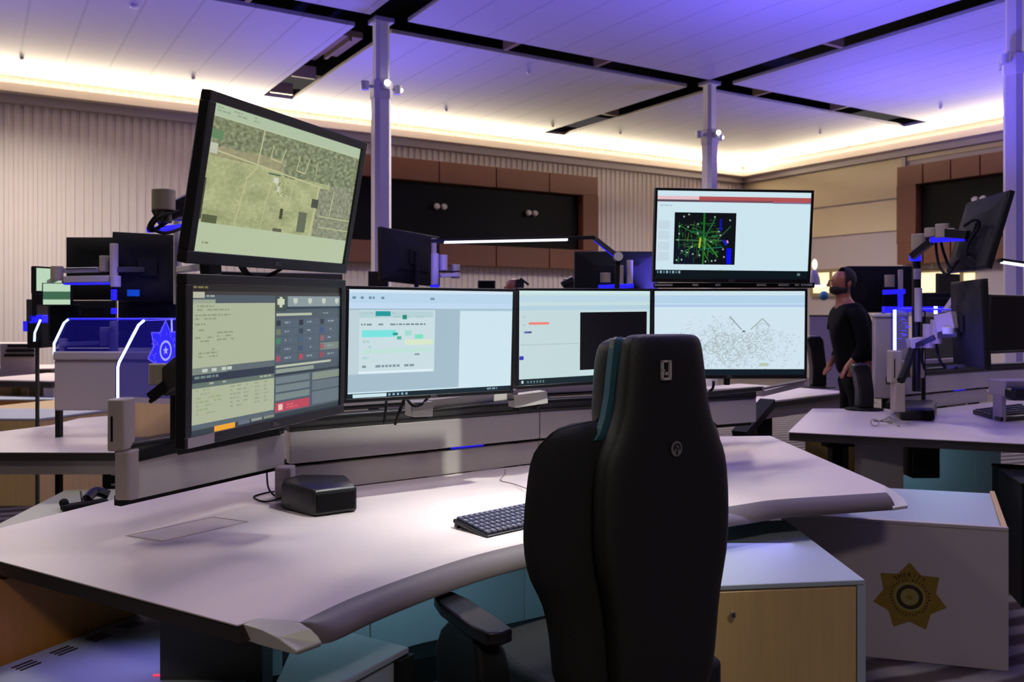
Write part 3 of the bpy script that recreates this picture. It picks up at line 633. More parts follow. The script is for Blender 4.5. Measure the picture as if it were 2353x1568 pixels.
def end_post(label, px0, px1, pxm, py0, pym, py1, Y, led, topcap=True, badge=None, wood=True, nm='console_end_post'):
    a = P(px0, py0, Y); b = P(px1, pym, Y); t = thing(nm, label, 'console end post', P((px0 + px1) / 2, py1, Y))
    MB().box((a.x, Y - .03, b.z), (b.x, Y + .05, a.z)).build('upper_post', M['post'], t, bevel=.006)
    c = P(pxm, pym, Y); d = P(px1 + (px1 - px0) * .3, py1, Y)
    MB().box((c.x, Y - .035, d.z), (d.x, Y + .045, c.z)).build('lower_post', M['post'], t, bevel=.006)
    MB().box((a.x + .012, Y - .032, b.z + .03), (a.x + .018, Y - .029, a.z - .05)).build('slot', M['matblack'], t)
    return t
ep = end_post('grey end post of the near console under the blue edge-lit acrylic', 256, 295, 275, 916, 1035, 1145, 2.60, None)
wp = MB(); wp.add([P(296, 922, 2.66), P(404, 930, 2.86), P(396, 1010, 2.86), P(296, 1010, 2.66)], [(0, 1, 2, 3)]); 
def plate(pts, th=.02):
    n = (pts[1] - pts[0]).cross(pts[2] - pts[0]).normalized() * th; k = len(pts)
    return MB().loft([list(pts), [p + n for p in pts]])
plate([P(296, 925, 2.66), P(408, 930, 2.88), P(404, 1000, 2.88), P(296, 1006, 2.66)]).build('wood_panel', M['maple2'], ep)
plate([P(296, 1006, 2.66), P(404, 1000, 2.88), P(404, 1016, 2.88), P(296, 1026, 2.66)], .03).build('lower_trim', M['silver'], ep)
plate([P(296, 912, 2.66), P(408, 918, 2.88), P(408, 930, 2.88), P(296, 925, 2.66)], .03).build('upper_trim', M['lilac_grey'], ep)
MB().bar(P(292, 1052, 2.63), P(660, 968, 3.2), .05, .03).build('foot_rail', M['matblack'], ep)
# edge-lit acrylic screen with an etched star
def star(n, r1, r2, rot=0): return [((r1 if k % 2 == 0 else r2) * math.sin(rot + k * math.pi / n), (r1 if k % 2 == 0 else r2) * math.cos(rot + k * math.pi / n)) for k in range(2 * n)]
ac = thing('acrylic_screen', 'clear acrylic privacy screen lit blue at its edge, etched with a star', 'privacy screen', P(270, 916, 2.62))
O_ = P(270, 914, 2.62); E_ = P(415, 914, 2.95); du = (E_ - O_); du.z = 0; L_ = du.length; du.normalize()
def ap(px, py):                          # point of the screen plane seen at a photo pixel
    k = (px - CX) / F; tt = (k * O_.y - O_.x) / (du.x - k * du.y); Y = O_.y + du.y * tt; return P(px, py, Y)
edge = [ap(270, 916), ap(270, 845), ap(273, 833), ap(318, 747), ap(330, 737), ap(345, 733)]
outl = edge + [ap(432, 734), ap(432, 916)]
nrm = du.cross(Vector((0, 0, 1))).normalized()
MB().loft([outl, [p - nrm * .008 for p in outl]]).build('acrylic_sheet', M['glass'], ac)
MB().tube([p + nrm * .001 for p in edge[:-1]], .0045, 6).build('lit_edge', M['led'], ac)
MB().tube([edge[-2], ap(415, 734)], .0018, 5).build('lit_top_edge', M['ledsoft'], ac)
MB().bar(ap(394, 733), ap(396, 800), .007, .003, up=nrm).build('lit_strip', M['etchbright'], ac)
cs = ap(379, 806); ux = du; uz = Vector((0, 0, 1))
def onpl(x, y, d=.002): return cs + ux * x * 1.0 + uz * y + nrm * d
st = star(7, .098, .066)
MB().loft([[onpl(x, y, .001) for x, y in st], [onpl(x, y, .002) for x, y in st]]).build('star_fill', M['ledblue'], ac)
so = MB()
for i in range(14): a, b = st[i], st[(i + 1) % 14]; so.bar(onpl(*a), onpl(*b), .004, .002, up=nrm)
for k in range(60):
    an = rnd.uniform(0, 6.28); r = rnd.uniform(.045, .075); so.bar(onpl(r * math.cos(an), r * math.sin(an)), onpl((r + .006) * math.cos(an), (r + .006) * math.sin(an)), .003, .002, up=nrm)
so.build('star_outline', M['ledsoft'], ac)
def ringm(r0, r1, n=28, d=.003, sx=1, f=None):
    f = f or onpl; m_ = MB(); vs = []
    for k in range(n): a = k * 2 * math.pi / n; vs += [f(r0 * math.cos(a) * sx, r0 * math.sin(a), d), f(r1 * math.cos(a) * sx, r1 * math.sin(a), d)]
    return m_.add(vs, [(2 * k, 2 * k + 1, (2 * k + 3) % (2 * n), (2 * k + 2) % (2 * n)) for k in range(n)])
rg = ringm(.026, .034); s5_ = star(5, .016, .007); rg.add([onpl(x, y, .003) for x, y in s5_], [tuple(range(10))]); rg.build('seal', M['etchbright'], ac)

# drawer pedestals
def pedestal(label, fl_, fr_, br_, bl_, h, side_m, front_m, top_m, lock=None, name='storage_pedestal', inset=0, wide=True):
    c = (fl_ + fr_ + br_ + bl_) / 4; t = thing(name, label, 'storage cabinet', (c.x, c.y, 0))
    q = lambda p, z: Vector((p.x, p.y, z))
    quad = [fl_, fr_, br_, bl_]
    ins = [p + (c - p).normalized() * .012 for p in quad]
    MB().prism([q(p, 0) for p in ins], .03, h - .016).build('carcass', side_m, t, bevel=.002)
    MB().prism([q(p, 0) for p in quad], h - .016, h).build('top', top_m, t, bevel=.003)
    d = (fr_ - fl_); d.z = 0; n_ = Vector((d.y, -d.x, 0)).normalized()
    a = fl_ + d * .005; b = fr_ - d * .045
    a = q(a, 0) + n_ * .002; b = q(b, 0) + n_ * .002; sp = .22 if wide else .0
    dr = MB().prism([a, b, b - n_ * .018, a - n_ * .018], .05, h - .02).build('door', front_m, t, bevel=.002)
    MB().prism([q(fr_ - d * .04, 0) + n_ * .003, q(fr_, 0) + n_ * .003, q(fr_, 0) - n_ * .02, q(fr_ - d * .04, 0) - n_ * .02], .03, h - .017).build('edge_strip', M['frost'], t)
    if lock is not None:
        o = lock; MB().cyl(o + n_ * .004, o + n_ * .012, .011, .009).build('lock', M['chrome'], dr)
        MB().bar(o + n_ * .013 + Vector((0, 0, -.005)), o + n_ * .013 + Vector((0, 0, .005)), .003, .002, up=n_).build('keyhole', M['matblack'], dr)
    return t, n_
z = .60
fl_, fr_ = Pz(1500, 1352, z), Pz(1988, 1333, z)
br_ = Pz(1806, 1196, z); bl_ = br_ + (fl_ - fr_) * 1.0
pd, pn = pedestal('maple storage pedestal with a lock, right of the black chair', fl_, fr_, br_, bl_, z, M['frost'], M['wood'], M['frost'], lock=P(1682, 1412, 2.60))
sm = Pz(1631, 1350, z); MB().prism([(sm.x - .002, sm.y - .006), (sm.x + .002, sm.y - .006), (sm.x + .002, sm.y + .01), (sm.x - .002, sm.y + .01)], .05, z - .02).build('door_gap', M['edge'], pd)
z = .55
pl_, n2 = pedestal('maple pedestal with a pale top, under the left end of the desk', Pz(600, 1640, z), Pz(812, 1556, z), Pz(940, 1488, z), Pz(700, 1425, z), z, M['frost'], M['wood'], M['frost'])
a = Pz(905, 1508, z); b = Pz(940, 1489, z)
MB().prism([a, b + Vector((.0, 0, 0)), b + Vector((.015, -.01, 0)), a + Vector((.015, -.01, 0))], .05, z - .012).build('side_recess', M['matblack'], pl_)
# low equipment cabinet with vents, bottom left
z = .45
cabw = [Pz(-20, 1540, z), Pz(312, 1412, z), Pz(420, 1420, z), Pz(570, 1500, z), Pz(560, 1660, z), Pz(60, 1760, z)]
c = sum(cabw, Vector()) / 6
ec = thing('equipment_cabinet', 'low equipment cabinet with vent slots and a red light at bottom left', 'equipment cabinet', (c.x, c.y, 0))
MB().prism([p for p in cabw], .03, z - .015).build('carcass', M['frost'], ec); MB().prism(cabw, z - .015, z).build('top', M['frost'], ec, bevel=.003)
vm = MB(); e0 = Pz(0, 1540, z); e1 = Pz(300, 1425, z); ed = (e1 - e0).normalized(); en = Vector((ed.y, -ed.x, 0))
for k in range(4):
    for j in range(3):
        a = e0 + ed * (.02 + k * .115) + en * (.02 + j * .018) + Vector((0, 0, .001)); vm.bar(a, a + ed * .06, .007, .002)
vm.build('vent_slots', M['edge'], ec)
MB().bar(Pz(352, 1555, z) + Vector((0, 0, .003)), Pz(420, 1553, z) + Vector((0, 0, .003)), .006, .004).build('status_light', M['red'], ec)
# tall wooden cabinet behind it
wc = thing('wooden_cabinet', 'brown wooden cabinet under the left end of the near desk', 'cabinet', (-1.45, 2.75, 0))
a = Pz(-60, 1545, .45); b = Pz(318, 1410, .45); d = (b - a).normalized(); nb = Vector((-d.y, d.x, 0))
MB().prism([a + nb * .02, b + nb * .02, b + nb * .35, a + nb * .35], .02, DZ - .06).build('carcass', M['wooddark'], wc, bevel=.002)
MB().prism([a + nb * .004, b + nb * .004, b + nb * .02, a + nb * .02], .02, DZ - .062).build('door', M['wooddark'], wc, bevel=.003)
# dark leg column under the desk's left corner
lc = MB().box((-.93, 2.30, 0), (-.66, 2.40, DZ - .05)).build('desk_leg_cover', M['rail']); tag(lc, 'dark upright cover under the left corner of the near desk', 'leg cover')
# modesty panels (teal-lit) behind the knee space
mp = thing('modesty_panel', 'grey modesty panels closing the back of the near desk', 'modesty panel', (0, 3.6, 0))
pts_ = [Vector((-1.1, 3.05, 0)), Vector((-.55, 3.35, 0)), Vector((.05, 3.80, 0)), Vector((.75, 4.2, 0)), Vector((1.30, 4.4, 0))]
for i in range(4):
    MB().bar(pts_[i] + Vector((0, 0, .37)) + (pts_[i + 1] - pts_[i]) * .004, pts_[i + 1] + Vector((0, 0, .37)) - (pts_[i + 1] - pts_[i]) * .004, .02, .60).build('panel', M['tealwall'], mp)
MB().bar(pts_[0] + Vector((0.05, -.08, .05)), pts_[3] + Vector((0.05, -.08, .05)), .14, .10).build('plinth', M['matblack'], mp)
# hidden teal strips under the worktops
aim(area('teal_strip_near', (-.15, 2.95, .66), (0, 0, 0), .9, .05, 2.3, TEAL), (-.1, 3.6, .25))
aim(area('teal_strip_left', (-.55, 2.75, .67), (0, 0, 0),   .7, .05, 1.0, TEAL), (-.35, 2.2, .4))
aim(area('teal_strip_right', (.85, 3.05, .685), (0, 0, 0), .3, .3, .5, (.4, .38, 1)), (.85, 2.75, .5))
aim(area('blue_strip_left', (-1.05, 2.45, .66), (0, 0, 0), .4, .04, .7, (.35, .25, 1)), (-1.0, 2.1, .4))

# white cabinet with the star decal, right
cz = .555
A0 = Pz(2318, 1222, cz); B0 = Pz(1812, 1190, cz); dv = (B0 - A0).normalized(); B1 = A0 + dv * .86
bk = Pz(2285, 1133, cz); 
dc = thing('star_cabinet', 'grey cabinet with a gold seven-pointed star decal, on the right', 'storage cabinet', (A0.x - .4, A0.y + .4, 0))
nrm2 = Vector((-dv.y, dv.x, 0)); nrm2 = nrm2 if nrm2.y > 0 else -nrm2     # towards the back
back = bk - A0; back.z = 0
MB().prism([A0, B1, B1 - nrm2 * -.02, A0 + nrm2 * .02], .0, cz).build('side_panel', M['lilac_grey'], dc, bevel=.002)
MB().prism([A0 - nrm2 * .003, B1 - nrm2 * .003, B1 + nrm2 * .02, A0 + nrm2 * .02], cz, cz + .016).build('top_lip', M['lilac_grey'], dc, bevel=.003)
MB().prism([A0 + dv * .02 + nrm2 * .02, B1 + nrm2 * .02, B1 + back, A0 + back + dv * .02], .02, cz - .004).build('carcass', M['frost'], dc)
MB().prism([A0 + nrm2 * .01, A0 + back, A0 + back + dv * .02, A0 + dv * .02 + nrm2 * .01], .02, cz + .008).build('right_edge', M['wood'], dc)
# decal
bc = P(2090, 1370, 3.55); k = (2090 - CX) / F; tt = (k * A0.y - A0.x) / (dv.x - k * dv.y); Yb = A0.y + dv.y * tt; bc = P(2090, 1372, Yb)
fx = -dv; fn = -nrm2
def df(x, y, d=.003): return bc + fx * x + Vector((0, 0, y)) + fn * (.0005 + d * .5)
scl = .150 * .96
bm_ = MB(); stp = star(7, scl * .98, scl * .70); bm_.loft([[df(x, y, 0) for x, y in stp], [df(x, y, .002) for x, y in stp]]); bd = bm_.build('star_decal', M['gold'], dc)
ringm(scl * .34, scl * .41, f=df, d=.005).build('pale_ring', M['goldlight'], bd)
ringm(scl * .24, scl * .35, f=df, d=.006).build('dark_ring', M['golddark'], bd)
ringm(.0001, scl * .24, f=df, d=.005).build('centre_disc', M['goldlight'], bd)
s5p = star(5, scl * .12, scl * .06); MB().add([df(x, y, .008) for x, y in s5p], [tuple(range(10))]).build('centre_star', M['gold'], bd, smooth=0)
def circ_text(txt, r, a0, a1, size, flip=False, name='lettering'):
    for i, ch in enumerate(txt):
        a = a0 + (a1 - a0) * i / max(1, len(txt) - 1); x, y = r * math.sin(a), r * math.cos(a)
        o = df(x, y, .007); up = (Vector((0, 0, math.cos(a))) + fx * math.sin(a)) * (-1 if flip else 1); rt = up.cross(fn)
        T = Matrix((rt, up, fn)).transposed().to_4x4(); T.translation = o
        text_mesh(ch, size, T, name, M['golddark'], bd, .0003)
circ_text('SHERIFF', scl * .62, -.62, .62, .024)
rm = MB()
for k in range(34):
    a = k * 2 * math.pi / 34; r_ = scl * rnd.uniform(.44, .50)
    if abs(math.sin(a / 2)) < .04: continue
    rm.bar(df(r_ * math.sin(a), r_ * math.cos(a), .007), df((r_ + .008) * math.sin(a), (r_ + .008) * math.cos(a), .007), .0035, .001, up=fn)
rm.build('ring_pattern', M['golddark'], bd)

# ------------------------------------------------------------------ small things on the near desk
sp = thing('desk_speaker', 'black rounded desk speaker on the near desk beside the slat wall', 'speaker', (-.66, 3.0, DZ))
base = [Pz(722, 1190, DZ), Pz(820, 1177, DZ), Vector((-.60, 3.16, DZ)), Vector((-.77, 3.17, DZ)), Vector((-.815, 3.10, DZ)), Vector((-.80, 3.02, DZ))]
cc = sum(base, Vector()) / 6
def lv(z, k, kk=1): return [Vector((cc.x + (p.x - cc.x) * k, cc.y + (p.y - cc.y) * k, DZ + z)) for p in base]
MB().loft([lv(.0005, .93), lv(.008, 1), lv(.080, 1.0), lv(.090, .95), lv(.094, .88)]).build('housing', M['black'], sp, bevel=.007, seg=2, smooth=50)
a, b = base[0], base[1]; d = (b - a).normalized(); n_ = Vector((d.y, -d.x, 0))
MB().prism([a + d * .008 + n_ * .001, b - d * .008 + n_ * .001, b - d * .008 + n_ * .004, a + d * .008 + n_ * .004], DZ + .014, DZ + .076).build('front_grille', M['blackglass'], sp, bevel=.003)
cb = MB(); cb.tube(bez([Vector((-.80, 3.12, DZ + .02)), Vector((-.84, 3.16, DZ + .006)), Vector((-.90, 3.22, DZ + .03)), Vector((-.93, 3.3, DZ + .10))]), .0035, 6)
cb.tube(bez([Vector((-.80, 3.10, DZ + .03)), Vector((-.88, 3.12, DZ + .004)), Vector((-.95, 3.20, DZ + .004)), Vector((-.92, 3.28, DZ + .004)), Vector((-.86, 3.22, DZ + .02))]), .003, 6)
tag(cb.build('speaker_cable', M['matblack']), 'dark looped cables running from the desk speaker to the slat wall', 'cable')
# keyboard
kb = thing('keyboard', 'black keyboard with pale legends on the near desk, partly behind the chair', 'keyboard', (.02, 2.83, DZ), D2(42))
kT = MAT[kb.name] @ Matrix.Rotation(D2(8), 4, 'X')
km = MB(); km.box((-.205, -.085, .004), (.245, .085, .018), kT); km.build('case', M['black'], kb, bevel=.004)
MB().box((-.205, .06, -.006), (-.17, .075, .004), kT).build('foot', M['black'], kb); MB().box((.20, .06, -.006), (.235, .075, .004), kT).build('foot', M['black'], kb)
km = MB(); lg = MB()
for r_ in range(6):
    for c_ in range(20):
        x = -.197 + c_ * .0218; y = .066 - r_ * .0262
        km.box((x, y - .010, .018), (x + .0185, y + .011, .026), kT)
        lg.box((x + .004, y - .002, .0262), (x + .011, y + .005, .0266), kT)
km.build('keys', M['key'], kb, bevel=.0015, seg=1); lg.build('key_legends', M['legend'], kb)
MB().box((-.205, -.10, .002), (.245, -.088, .008), kT).build('wrist_edge', M['silver'], kb)
cb = MB(); cb.tube(bez([Pz(1215, 1125, DZ + .02), Pz(1180, 1112, DZ + .004), Pz(1150, 1104, DZ + .004), Pz(1160, 1090, DZ + .02), Pz(1160, 1078, DZ + .05)]), .0022, 6)
tag(cb.build('keyboard_cable', M['post']), 'thin keyboard cable running back to the slat wall', 'cable')

# ------------------------------------------------------------------ monitor arms of the near console
def arm(label, items, name='monitor_mount', group=None, loc=None):
    t = thing(name, label, 'monitor arm', loc or items[0][1], group=group)
    for it in items:
        k = it[0]
        if k == 'cyl': MB().cyl(it[1], it[2], it[3], n=24).build(it[5] if len(it) > 5 else 'joint', M[it[4]], t, bevel=.003)
        elif k == 'bar': MB().bar(it[1], it[2], it[3], it[4]).build(it[6] if len(it) > 6 else 'link', M[it[5]], t, bevel=.003)
        elif k == 'tube': MB().tube(bez([Vector(p) for p in it[1]], 6), it[2], 7).build(it[4] if len(it) > 4 else 'cable', M[it[3]], t)
    return t
Y1 = 2.62
def V(px0, py0, py1, Y): return P(px0, py0, Y), P(px0, py1, Y)
a0, a1 = V(377, 436, 482, Y1)
arm('monitor arm with a beige joint and black cables behind the tilted map monitor', [
    ('cyl', P(407, 700, 2.9), P(407, 470, 2.9), .012, 'white', 'pole'),
    ('cyl', P(376, 436, Y1), P(376, 484, Y1), .034, 'beige'), ('cyl', P(376, 480, Y1), P(376, 512, Y1), .024, 'rail'),
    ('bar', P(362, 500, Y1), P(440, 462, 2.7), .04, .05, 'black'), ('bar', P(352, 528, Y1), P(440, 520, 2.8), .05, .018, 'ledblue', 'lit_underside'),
    ('bar', P(405, 490, 2.75), P(440, 488, 2.72), .02, .05, 'lilac_grey'),
    ('tube', [P(430, 470, 2.7), P(380, 480, 2.62), P(345, 515, 2.6), P(352, 530, 2.6), P(400, 500, 2.66), P(432, 490, 2.7)], .006, 'matblack'),
    ('tube', [P(432, 480, 2.7), P(375, 495, 2.58), P(350, 522, 2.58), P(380, 536, 2.6), P(430, 520, 2.7)], .005, 'matblack'),
    ('bar', P(415, 620, 2.88), P(475, 612, 2.62), .03, .02, 'white')])
arm('monitor arm with a beige joint and black strut behind the dispatch monitor', [
    ('cyl', P(366, 836, 2.52), P(366, 884, 2.52), .029, 'beige'), ('bar', P(345, 915, 2.50), P(408, 866, 2.50), .02, .03, 'matblack'), ('bar', P(390, 880, 2.52), P(425, 850, 2.45), .05, .08, 'black'),
    ('cyl', P(407, 1010, 2.62), P(407, 840, 2.62), .020, 'matblack', 'pole'), ('bar', P(405, 1035, 2.58), P(640, 990, 2.72), .05, .025, 'black', 'base_rail'),
    ('tube', [P(430, 870, 2.5), P(380, 880, 2.5), P(345, 925, 2.5)], .006, 'matblack')])
arm('cable loops and bracket between the two stacked left monitors', [
    ('bar', P(468, 618, 2.35), P(500, 616, 2.4), .03, .035, 'black'),
    ('tube', [P(555, 600, 2.42), P(572, 630, 2.40), P(600, 638, 2.42), P(640, 622, 2.46), P(660, 606, 2.48)], .005, 'matblack'),
    ('tube', [P(545, 602, 2.42), P(566, 634, 2.40), P(585, 640, 2.40), P(632, 630, 2.46)], .005, 'matblack'),
    ('bar', P(500, 636, 2.46), P(780, 640, 2.9), .03, .03, 'black', 'crossbar')], name='cable_mount')
arm('white monitor arm reaching along below the teal report monitor', [
    ('bar', P(940, 940, 3.22), P(985, 938, 3.26), .08, .055, 'white', 'joint_block'), ('bar', P(985, 930, 3.26), P(1182, 905, 3.52), .05, .04, 'white'),
    ('bar', P(985, 941, 3.24), P(1182, 917, 3.50), .04, .006, 'rail', 'groove'), ('bar', P(1175, 922, 3.50), P(1250, 912, 3.56), .07, .050, 'white', 'joint_block'),
    ('bar', P(946, 958, 3.22), P(978, 956, 3.24), .05, .018, 'matblack', 'clamp'), ('bar', P(1185, 940, 3.5), P(1240, 935, 3.56), .05, .02, 'matblack', 'clamp'),
    ('tube', [P(935, 918, 3.2), P(950, 933, 3.16), P(968, 930, 3.2), P(985, 912, 3.24)], .005, 'matblack'),
    ('tube', [P(888, 918, 3.2), P(886, 945, 3.22), P(882, 972, 3.24)], .005, 'matblack'), ('tube', [P(930, 915, 3.2), P(918, 945, 3.18), P(908, 975, 3.22)], .006, 'matblack'),
    ('tube', [P(1255, 900, 3.6), P(1252, 925, 3.56), P(1235, 938, 3.5)], .005, 'matblack')])
arm('short arm and cables below the sketch map monitor', [
    ('bar', P(1620, 905, 3.85), P(1745, 893, 4.0), .04, .02, 'rail'), ('tube', [P(1640, 876, 3.84), P(1638, 892, 3.84), P(1628, 902, 3.86)], .006, 'matblack'),
    ('cyl', P(1670, 868, 3.9), P(1670, 885, 3.9), .014, 'matblack'), ('bar', P(1745, 905, 4.5), P(1850, 880, 4.8), .04, .03, 'lilac_grey'), ('cyl', P(1747, 908, 4.35), P(1747, 888, 4.35), .02, 'post'),
    ('bar', P(1740, 896, 4.4), P(1850, 874, 4.75), .03, .008, 'edge', 'groove')])
# narrow lit gap behind the stacked right monitors
gp = thing('rear_crossbar', 'crossbar with pale catches between the two stacked right monitors', 'crossbar', P(1680, 656, 3.9))
MB().bar(P(1504, 656, 3.86), P(1868, 656, 3.96), .03, .022).build('bar', M['matblack'], gp)
for (x0_, x1_) in ((1506, 1545), (1592, 1604), (1645, 1655), (1740, 1760), (1790, 1812), (1828, 1836), (1842, 1866)): MB().bar(P(x0_, 655, 3.80), P(x1_, 655, 3.80), .01, .008).build('catch', M['white'], gp)

# ------------------------------------------------------------------ the black chair
CYW = D2(29); cx_, cy_ = .385, 2.13
ch = thing('office_chair', 'high-backed black office chair with teal side trim at the near desk', 'office chair', (cx_, cy_, 0), CYW)
def lp(x, y, z): return Vector((x, y, z))
def se(cx, hw, y0, y1, z, p=3.2, n=28, lean=0):
    yc, hy = (y0 + y1) / 2, (y1 - y0) / 2; o = []
    for k in range(n):
        a = 2 * math.pi * k / n; ca, sa = math.cos(a), math.sin(a)
        o.append(Vector((cx + hw * abs(ca) ** (2 / p) * (1 if ca > 0 else -1), yc + hy * abs(sa) ** (2 / p) * (1 if sa > 0 else -1), z)))
    return o
def prof_interp(tab, z):
    for (a, b) in zip(tab, tab[1:]):
        if a[0] >= z >= b[0]:
            f = (a[0] - z) / (a[0] - b[0]); f = f * f * (3 - 2 * f) if False else f; return [x + (y - x) * f for x, y in zip(a[1:], b[1:])]
    return list(tab[-1][1:])
def zz(py, Y=2.1): return CH - (py - HY) / F * Y
# shell: (z, half width, back y, front y)
shell = [(zz(769), .075, .006, .05), (zz(772), .100, .002, .055), (zz(782), .112, -.004, .06), (zz(803), .118, -.008, .065), (zz(861), .126, -.012, .07), (zz(941), .135, -.014, .07), (zz(1000), .158, -.016, .07), (zz(1040), .185, -.018, .07), (zz(1090), .198, -.020, .07), (zz(1205), .203, -.022, .07), (zz(1300), .195, -.024, .07), (zz(1384), .166, -.026, .07), (zz(1480), .158, -.024, .07), (zz(1568), .150, -.02, .07), (.46, .14, .0, .07), (.44, .12, .01, .06)]
rings = [se(0, r[1], r[2], r[3], r[0], 3.4) for r in shell]
MB().loft(rings[::-1]).build('back_shell', M['leather'], ch, local=True, smooth=70, subd=1)
cush = [(zz(778), .090, .075, .13), (zz(788), .116, .068, .15), (zz(805), .128, .065, .158), (zz(861), .135, .062, .165), (zz(960), .137, .06, .17), (zz(1000), .145, .06, .17)]
MB().loft([se(0, r[1], r[2], r[3], r[0], 3.4) for r in cush][::-1]).build('headrest_cushion', M['leather'], ch, local=True, smooth=70, subd=1)
body = [(zz(972), .16, .06, .13), (zz(988), .24, .05, .16), (zz(1006), .275, .05, .18), (zz(1041), .295, .05, .20), (zz(1100), .308, .05, .20), (zz(1180), .316, .05, .205), (zz(1247), .320, .05, .21), (zz(1321), .310, .05, .205), (zz(1360), .292, .05, .20), (zz(1400), .265, .05, .20), (zz(1480), .245, .05, .20), (zz(1568), .24, .05, .20), (.44, .22, .05, .2)]
rings = []
for r in body:                                    # wings come forward: concave front
    ring = se(0, r[1], r[2], r[3], r[0], 3.0, 36); 
    for v in ring:
        e = abs(v.x) / r[1]
        if v.y > (r[2] + r[3]) / 2: v.y -= .055 * (1 - e ** 2)
        else: v.y += .045 * e ** 2
    rings.append(ring)
MB().loft(rings[::-1]).build('backrest', M['fabric'], ch, local=True, smooth=70, subd=1)
for sgn in (-1, 1):                               # trim bands between shell and headrest
    b = MB(); rr = []
    for py in (776, 783, 792, 803, 830, 861, 910, 960, 1000, 1014):
        z = zz(py); hw = prof_interp(shell, z)[0] * 1.02; k = .5 if py in (776, 1014) else 1
        ym = .073; rr.append([Vector((sgn * (hw - .018), ym - .011 * k, z)), Vector((sgn * (hw + .002), ym - .011 * k, z)), Vector((sgn * (hw + .002), ym + .011 * k, z)), Vector((sgn * (hw - .018), ym + .011 * k, z))])
    b.loft(rr[::-1]).build('side_trim', M['stripe'], ch, local=True, smooth=50)
MB().loft([[Vector((x * .122, .073 + y * .009, z)) for x, y in ((-1, -1), (1, -1), (1, 1), (-1, 1))] for z in (zz(812), zz(779))]).build('trim_clip', M['silver'], ch, local=True, bevel=.002)
# badges on the shell
def onshell(px, py):
    k = (px - CX) / F; T = MAT[ch.name]; i = T.inverted(); o = i @ Vector((0, 0, CH)); d = (i.to_3x3() @ Vector(((px - CX) / F, 1, -(py - HY) / F)))
    t = (-.018 - o.y) / d.y; return o + d * t
cA = onshell(1530, 851); cB = onshell(1551, 1031)
b = MB(); w_, h_, y_ = .0145, .024, -.0215
for (x0_, z0_, x1_, z1_) in ((-w_, h_ - .005, w_ * .15, h_), (w_ * .5, h_ - .005, w_, h_), (-w_, -h_, w_, -h_ + .006), (-w_, -h_, -w_ + .005, h_), (w_ - .005, -h_, w_, h_), (-.003, -.012, .003, -.004), (-w_, -.002, -w_ * .4, .002)):
    b.box((cA.x + x0_, y_ - .001, cA.z + z0_), (cA.x + x1_, y_ + .006, cA.z + z1_))
b.build('square_badge', M['sticker'], ch, local=True)
def fB(x, y, d=0): return Vector((cB.x + x, -.0235 - d, cB.z + y))
bm2 = ringm(.0001, .019, sx=.9, f=fB, d=.001); o = bm2.build('round_badge', M['silver'], ch, local=True)
b = MB(); b.tube([fB(.009 * math.cos(a), .003 + .009 * math.sin(a), .003) for a in [k * .4 - .6 for k in range(12)]], .0016, 5); b.tube([fB(0, -.014, .003), fB(0, -.004, .003)], .0018, 5); b.tube([fB(-.005, .006, .003), fB(.002, .0, .003)], .0016, 5)
b.build('badge_mark', M['matblack'], ch, local=True)
# seat, arms, base
AX = {-1: -.40, 1: .24}
MB().loft([[Vector((x * .25, .33 + y * .25, z)) for x, y in ((-1, -1), (-.4, -1.06), (.4, -1.06), (1, -1), (1.05, 0), (1, .85), (.5, 1.05), (-.5, 1.05), (-1, .85), (-1.05, 0))] for z in (.40, .43, .475, .50)]).build('seat', M['fabric'], ch, local=True, bevel=.02, seg=3, smooth=60)
for sgn in (-1, 1):
    pad = [Vector((AX[sgn] + x * .042, .30 + y, 0)) for x, y in ((-.8, -.17), (0, -.18), (.8, -.17), (1, -.1), (1, .08), (.7, .15), (0, .17), (-.7, .15), (-1, .08), (-1, -.1))]
    MB().loft([[p + Vector((0, 0, z + .02 * ((p.y - .3) * 4) ** 2 * .4)) for p in pad] for z in (.635, .645, .662, .668)]).build('armrest_pad', M['black'], ch, local=True, bevel=.006, smooth=60)
    sup = MB(); sup.loft([[Vector((AX[sgn] + x * wx, .28 + y * wy, z)) for x, y in ((-1, -1), (1, -1), (1, 1), (-1, 1))] for z, wx, wy in ((.36, .04, .08), (.46, .045, .12), (.55, .045, .13), (.60, .04, .11), (.64, .03, .07))])
    sup.build('armrest_post', M['matblack'], ch, local=True, bevel=.012, seg=3, smooth=60); MB().bar((0, .3, .40), (AX[sgn], .28, .42), .07, .03).build('armrest_bracket', M['matblack'], ch, local=True)
MB().cyl((0, .3, .10), (0, .3, .40), .028).build('gas_column', M['matblack'], ch, local=True)
for k in range(5):
    a = k * 2 * math.pi / 5 + .3; e = Vector((.32 * math.cos(a), .3 + .32 * math.sin(a), .075)); MB().bar((0, .3, .12), e, .05, .03).build('base_spoke', M['matblack'], ch, local=True, bevel=.006)
    MB().cyl(e + Vector((-.012, 0, -.043)), e + Vector((.012, 0, -.043)), .03).build('castor', M['matblack'], ch, local=True)
MB().bar((-.02, .02, .42), (-.02, .22, .41), .12, .03).build('back_bracket', M['matblack'], ch, local=True)

